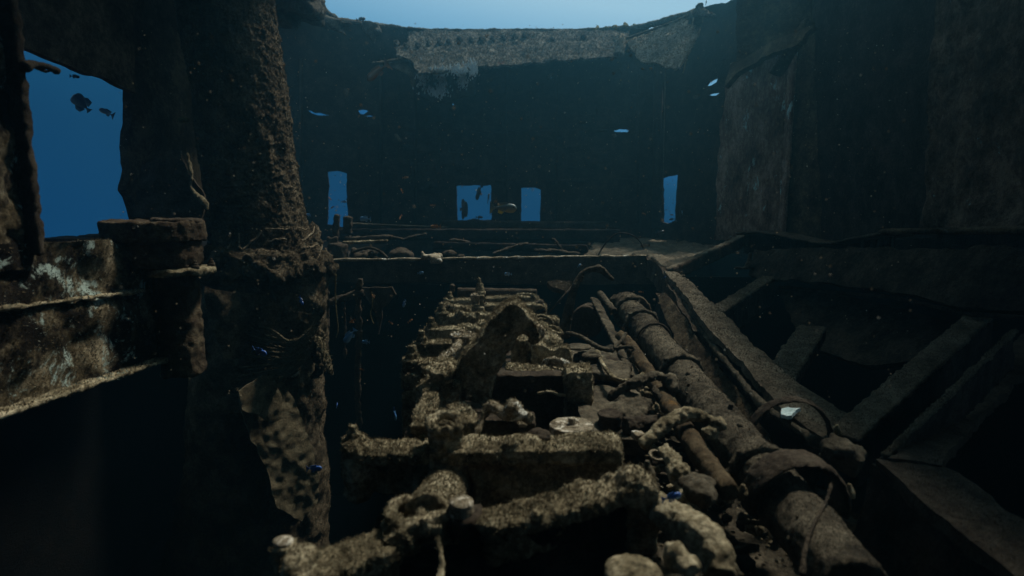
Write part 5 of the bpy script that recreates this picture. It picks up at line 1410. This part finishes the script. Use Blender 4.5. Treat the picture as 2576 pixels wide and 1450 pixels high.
def make_fish(kind):
    L_ = 1.0
    H_, W_, mb, mf, fork, bend = {'blue': (.40, .16, 'f_blue', 'f_blue', .16, .15), 'pale': (.44, .16, 'f_pale', 'f_pale', .14, 0), 'orange': (.30, .13, 'f_orange', 'f_orange', .20, .2), 'brown': (.30, .13, 'f_brown', 'f_brown', .2, .3), 'silver': (.36, .14, 'f_silver', 'f_silver', .2, .05), 'dark': (.36, .14, 'f_dark', 'f_dark', .18, 0), 'grey': (.34, .14, 'f_grey', 'f_grey', .22, .3), 'bat': (.95, .12, 'f_dark', 'f_dark', .06, 0), 'angel': (.70, .12, 'f_grey', 'f_grey', .10, 0)}[kind]
    t = bpy.data.objects.new('fish', None)
    t.empty_display_size = .1
    COL.objects.link(t)
    raw('body', fish_body('body', L_, H_, W_, bend=bend), M[mb], t)
    ty = bend * .49 * L_
    f = fork
    raw('tail_fin', fin_mesh('tail_fin', [(-.30, .03), (-.36, .06), (-.50, .06 + f), (-.45, .0), (-.50, -.06 - f), (-.36, -.06), (-.30, -.03)], .012, ty), M[mf], t, smooth=False)
    h = H_ / 2
    if kind in ('bat', 'angel'):
        raw('dorsal_fin', fin_mesh('dorsal_fin', [(.25, h * .6), (.0, h * 1.15), (-.25, h * 1.1), (-.32, h * .3), (0, .1)], .012), M[mf], t, smooth=False)
        raw('anal_fin', fin_mesh('anal_fin', [(.15, -h * .7), (-.05, -h * 1.15), (-.25, -h * 1.05), (-.32, -h * .3), (0, -.1)], .012), M[mf], t, smooth=False)
    else:
        raw('dorsal_fin', fin_mesh('dorsal_fin', [(.22, h * .82), (.12, h * 1.28), (-.12, h * 1.12), (-.24, h * .95), (-.20, h * .35), (.1, h * .6)], .012, bend * .05), M[mf], t, smooth=False)
        raw('anal_fin', fin_mesh('anal_fin', [(.02, -h * .82), (-.06, -h * 1.25), (-.20, -h * .95), (-.18, -h * .35)], .012, bend * .1), M['f_yellow' if kind == 'silver' else mf], t, smooth=False)
        raw('pectoral_fin', fin_mesh('pectoral_fin', [(.16, -.02), (.02, -h * .9), (-.04, -h * .6), (.10, .0)], .010, -W_ / 2 * 1.05), M[mf], t, smooth=False)
    for sy in (-1, 1):
        bm = bmesh.new()
        bmesh.ops.create_icosphere(bm, subdivisions=1, radius=.028)
        me = bpy.data.meshes.new('eye'); bm.to_mesh(me); bm.free()
        raw('eye', me, M['eye'], t, (.38, sy * W_ * .30, H_ * .10))
    return t
FP = {}
def fish(kind, x, y, Y, lpx, head, pitch, label, group=None):
    "head: compass angle of the nose (0 = to the right, 180 = to the left), pitch nose up"
    L_ = lpx / F * Y * 1.1
    if kind not in FP:
        FP[kind] = o = make_fish(kind)
    else:
        o = copy_tree(FP[kind])
    o.location = P(x, y, Y)
    o.rotation_euler = (0, -R(pitch), R(head))
    o.scale = (L_, L_, L_)
    setp(o, label, 'fish', group)
    return o
fish('silver', 1266, 524, 6.6, 62, -8, -2, 'silvery fish with yellow belly fin swimming right in front of the middle openings')
fish('bat', 1167, 527, 11.5, 42, 70, 0, 'tall dark batfish silhouette inside the larger square opening')
fish('dark', 1205, 484, 12.5, 44, 120, -48, 'dark slender fish diving through the larger square opening')
fish('dark', 1228, 500, 12.5, 26, 80, 55, 'dark fish at the right edge of the larger square opening')
fish('dark', 1206, 547, 12.0, 16, 0, 0, 'tiny dark fish at the foot of the larger square opening')
fish('angel', 205, 260, 4.9, 44, 200, 50, 'larger grey fish with tall spread fins in the big blue opening')
fish('grey', 270, 284, 5.1, 36, 185, 25, 'slim forked tail fish in the big blue opening, right of the larger one')
fish('dark', 188, 193, 5.2, 20, 10, -5, 'small dark fish near the top of the big blue opening')
fish('brown', 948, 182, 9.5, 62, 215, -40, 'brownish curved fish head down below the weedy flap')
fish('dark', 908, 49, 12.5, 20, 15, 15, 'small fish touching the skyline above the weedy flap')
fish('dark', 1776, 8, 10.5, 14, 60, 60, 'small fish above the twisted stub at the top edge')
fish('orange', 1096, 570, 7.6, 24, 185, 0, 'bright orange fish just above the long thin rail')
for (x, y, l_, hd_, pt_, lab) in [(1020, 447, 14, 10, 5, 'orange fish on the dark wall above the long rail, upper one'), (1010, 480, 12, 250, 50, 'orange fish below the upper one on the dark wall'), (1007, 547, 14, 250, -50, 'orange fish above the middle of the long rail'), (830, 500, 9, 240, 50, 'orange fish at the left edge of the narrow doorway, upper'), (836, 522, 9, 200, -40, 'orange fish at the left edge of the narrow doorway, lower'), (1088, 517, 12, 190, 0, 'faint orange fish left of the larger square opening'), (1690, 541, 8, 0, 0, 'orange speck fish in the blue slot'), (1620, 538, 10, 150, 20, 'orange fish above the far end of the side deck')]:
    fish('orange', x, y, 10.0, l_, hd_, pt_, lab)
for (k_, x, y, Y, l_, hd_, pt_, lab) in [('pale', 919, 551, 8.2, 26, 175, 0, 'pale blue fish swimming left above the long rail'), ('pale', 776, 541, 8.5, 14, 150, 10, 'pale blue fish beside the column shoulder'), ('pale', 866, 508, 8.8, 12, 10, 0, 'pale fish crossing the narrow doorway'),
    ('pale', 1278, 690, 6.2, 18, 180, 0, 'pale blue fish in front of the coaming, above the engine'), ('pale', 1457, 669, 5.9, 14, 40, 20, 'small bright blue fish left of the hooked hose tip'), ('pale', 1058, 687, 6.5, 14, 10, 5, 'pale fish in front of the coaming, left part'),
    ('pale', 1017, 764, 5.2, 22, 130, -55, 'pale fish nose down in the dark left of the engine'), ('pale', 880, 845, 4.4, 40, 200, -50, 'largest pale fish in the dark gap between column and engine'), ('pale', 920, 861, 4.5, 20, 170, 0, 'small blue fish right of the largest pale fish'),
    ('blue', 848, 1020, 4.0, 14, 100, 40, 'tiny bright blue fish beside the hanging cloth'), ('blue', 995, 1044, 3.0, 34, 100, -65, 'deep blue fish nose down left of the engine'), ('blue', 790, 1180, 3.6, 38, 5, 2, 'bright blue fish in front of the hanging cloth'),
    ('blue', 651, 886, 3.6, 44, -15, -12, 'large blue fish in front of the dark column foot'), ('blue', 757, 757, 4.6, 26, -40, -45, 'blue fish at the upper edge of the gathered net'), ('blue', 1690, 1252, 1.9, 50, 10, 14, 'dark blue fish over the rubble right of the nearest head'),
    ('blue', 1672, 698, 5.2, 8, 10, 30, 'tiny blue fish on the diagonal girder top'), ('pale', 1716, 535, 10.5, 10, 90, 60, 'pale sliver fish right of the blue slot')]:
    fish(k_, x, y, Y, l_, hd_, pt_, lab)
for (x, y, l_, hd_, pt_, lab) in [(886, 808, 16, 200, -30, 'orange fish deep in the dark gap, left of the short weed strand'), (938, 745, 12, 250, 50, 'orange fish by the top of the short weed strand'), (1032, 808, 14, 30, 30, 'orange fish in the dark beside the fourth stud'), (983, 813, 14, 340, -30, 'orange fish between the weed strand and the engine'), (910, 930, 12, 180, 10, 'orange fish low in the dark gap'), (1612, 735, 12, 170, 0, 'orange fish beneath the coaming above the big pipe'), (886, 812, 9, 20, 0, 'tiny orange fish beside the left one in the dark gap')]:
    fish('orange', x, y, 4.8, l_, hd_, pt_, lab)
fish('dark', 1690, 552, 10.5, 12, 175, -5, 'upper of two dark fish at the bottom of the blue slot')
fish('dark', 1697, 558, 10.4, 12, 5, 5, 'lower of two dark fish at the bottom of the blue slot')
fish('brown', 1622, 618, 8.0, 22, 185, -5, 'dull red fish resting over the side deck')
fish('dark', 1660, 586, 8.6, 24, 10, 12, 'dark fish over the far part of the side deck')
for k in range(22):
    fish('dark', random.uniform(1664, 1698), random.uniform(452, 535), random.uniform(13.9, 15.5), random.uniform(2.5, 4.5), random.uniform(0, 360), random.uniform(-40, 40), 'tiny fish of the shoal seen through the blue slot', 'shoal in the blue slot')
for k in range(14):
    fish('dark', random.uniform(828, 870), random.uniform(440, 530), random.uniform(14.5, 16), random.uniform(2.5, 4.5), random.uniform(0, 360), random.uniform(-40, 40), 'tiny fish of the shoal seen through the narrow doorway', 'shoal in the narrow doorway')
# suspended particles
m = MB()
for k in range(3000):
    Y = random.uniform(1.5, 12)
    x, y = random.uniform(300, 2300), random.uniform(60, 1000)
    if Y > 6 and y > 640: continue
    if Y > 3.2 and y > 850: continue
    s_ = random.choice((.0022, .003, .004, .005)) * (.6 + Y * .07)
    bmesh.ops.create_icosphere(m.bm, subdivisions=1, radius=s_, matrix=Matrix.Translation(P(x, y, Y)))
setp(m.build('drifting_particles', M['silt_pale']), 'pale particles drifting in the water', 'particles', kind='stuff')
# ================================================================== fine algae fuzz standing on the silted surfaces
def fuzz(root, n, ln_, wd_, mats, mat, seed=1, zmin=None, skip=()):
    rs = np.random.RandomState(seed)
    bpy.context.view_layer.update()
    tris, nrm, areas = [], [], []
    def walk(o):
        for ch in o.children:
            walk(ch)
        if o.type == 'MESH' and o.data.materials and o.data.materials[0].name in mats and o.name.split('.')[0] not in skip:
            me = o.data
            me.calc_loop_triangles()
            k = len(me.loop_triangles)
            if not k: return
            vi = np.empty(k * 3, np.int32); me.loop_triangles.foreach_get('vertices', vi)
            co = np.empty(len(me.vertices) * 3); me.vertices.foreach_get('co', co)
            mw = np.array(o.matrix_world)
            co = co.reshape(-1, 3) @ mw[:3, :3].T + mw[:3, 3]
            t3 = co[vi.reshape(-1, 3)]
            nr_ = np.cross(t3[:, 1] - t3[:, 0], t3[:, 2] - t3[:, 0])
            a_ = np.linalg.norm(nr_, axis=1)
            nr_ = nr_ / (a_[:, None] + 1e-12)
            c_ = t3.mean(1)
            wgt = a_ / (np.maximum(c_[:, 1], 1.0) ** 1.2) * (0.06 + np.clip(nr_[:, 2], 0, 1) + .35 * np.clip(nr_[:, 0], 0, 1))
            wgt = np.where(np.einsum('ij,ij->i', nr_, np.array([0, 0, ZE]) - c_) > -.3 * np.linalg.norm(c_, axis=1), wgt, 0)
            if zmin is not None: wgt = np.where(c_[:, 2] > zmin, wgt, 0)
            tris.append(t3); nrm.append(nr_); areas.append(np.maximum(wgt, 0))
    walk(root)
    if not tris: return
    t3, nr_, wg = np.concatenate(tris), np.concatenate(nrm), np.concatenate(areas)
    idx = rs.choice(len(t3), n, p=wg / wg.sum())
    r1, r2 = np.sqrt(rs.rand(n, 1)), rs.rand(n, 1)
    T3 = t3[idx]
    p = T3[:, 0] * (1 - r1) + T3[:, 1] * (r1 * (1 - r2)) + T3[:, 2] * (r1 * r2)
    d = nr_[idx] + rs.normal(0, .45, (n, 3)) + np.array([0, 0, .3])
    d /= np.linalg.norm(d, axis=1)[:, None]
    sz = (p[:, 1:2] / 3.0) ** .5
    L3 = ln_ * sz * rs.uniform(.4, 1.5, (n, 1))
    sd = np.cross(d, rs.normal(0, 1, (n, 3)))
    sd /= np.linalg.norm(sd, axis=1)[:, None] + 1e-9
    sd2 = np.cross(d, sd)
    w3 = wd_ * sz * rs.uniform(.6, 1.3, (n, 1))
    base = p - d * L3 * .25
    V = np.stack([base + sd * w3, base - sd * w3 * .5 + sd2 * w3 * .87, base - sd * w3 * .5 - sd2 * w3 * .87, p + d * L3], 1).reshape(-1, 3)
    q = np.arange(n)[:, None] * 4
    Fq = np.concatenate([q + [0, 1, 3], q + [1, 2, 3], q + [2, 0, 3]], 1).reshape(-1, 3)
    me = bpy.data.meshes.new('algae_fuzz')
    me.from_pydata(V.tolist(), [], Fq.tolist())
    o = finish('algae_fuzz', me, mat, root, 0, None, False)
    o['kind'] = 'stuff'
    return o
bake()
fuzz(eng, 60000, .012, .0026, ('silted_metal', 'pale_encrusted_metal'), M['fuzz'], 1, zr(-1.75))
fuzz(col_t, 26000, .012, .003, ('netted_column', 'frayed_rope'), M['fuzz_dark'], 2)
fuzz(bp, 9000, .006, .0022, ('silted_pipe',), M['pipe'], 3)
fuzz(br, 9000, .012, .005, ('algae_plate',), M['fuzz_grey'], 4)
fuzz(rf, 3000, .012, .005, ('tan_algae_plate',), M['fuzz'], 5)
fuzz(lp, 5000, .012, .003, ('peeling_left_plate', 'silted_metal'), M['leftplate'], 6)
fuzz(nt_, 4000, .02, .004, ('netted_column', 'rotten_cloth'), M['cloth'], 7)
for o_ in QUADS:
    if o_.parent is None and o_.get('label') and o_.name.split('.')[0] not in ('shadowed_plate',): fuzz(o_, 1800, .007, .0022, ('silted_girder', 'silted_flange', 'mottled_near_plate'), M['fuzz_dark'], 11)
fuzz(dg_, 5000, .008, .0022, ('silted_flange', 'silted_pipe'), M['fuzz_dark'], 12)
fuzz(bw, 9000, .010, .004, ('dark_bulkhead',), M['girder'], 8)
fuzz(lw, 3000, .010, .004, ('dark_bulkhead',), M['girder'], 9)
# ================================================================== HAZE
hz = MB().box((0, 7, 5.0), (33.5, 33.6, 13.5))
hm = bpy.data.materials.new('water_haze')
hm.use_nodes = True
t = hm.node_tree
t.nodes.clear()
pv = nn('ShaderNodeVolumePrincipled', t)
pv.inputs['Color'].default_value = (0.165, 0.54, 0.76, 1)
pv.inputs['Density'].default_value = 0.0140
pv.inputs['Anisotropy'].default_value = 0.78
ho = nn('ShaderNodeOutputMaterial', t)
t.links.new(pv.outputs[0], ho.inputs['Volume'])
setp(hz.build('haze', hm, smooth=False), kind='stuff')
bake()
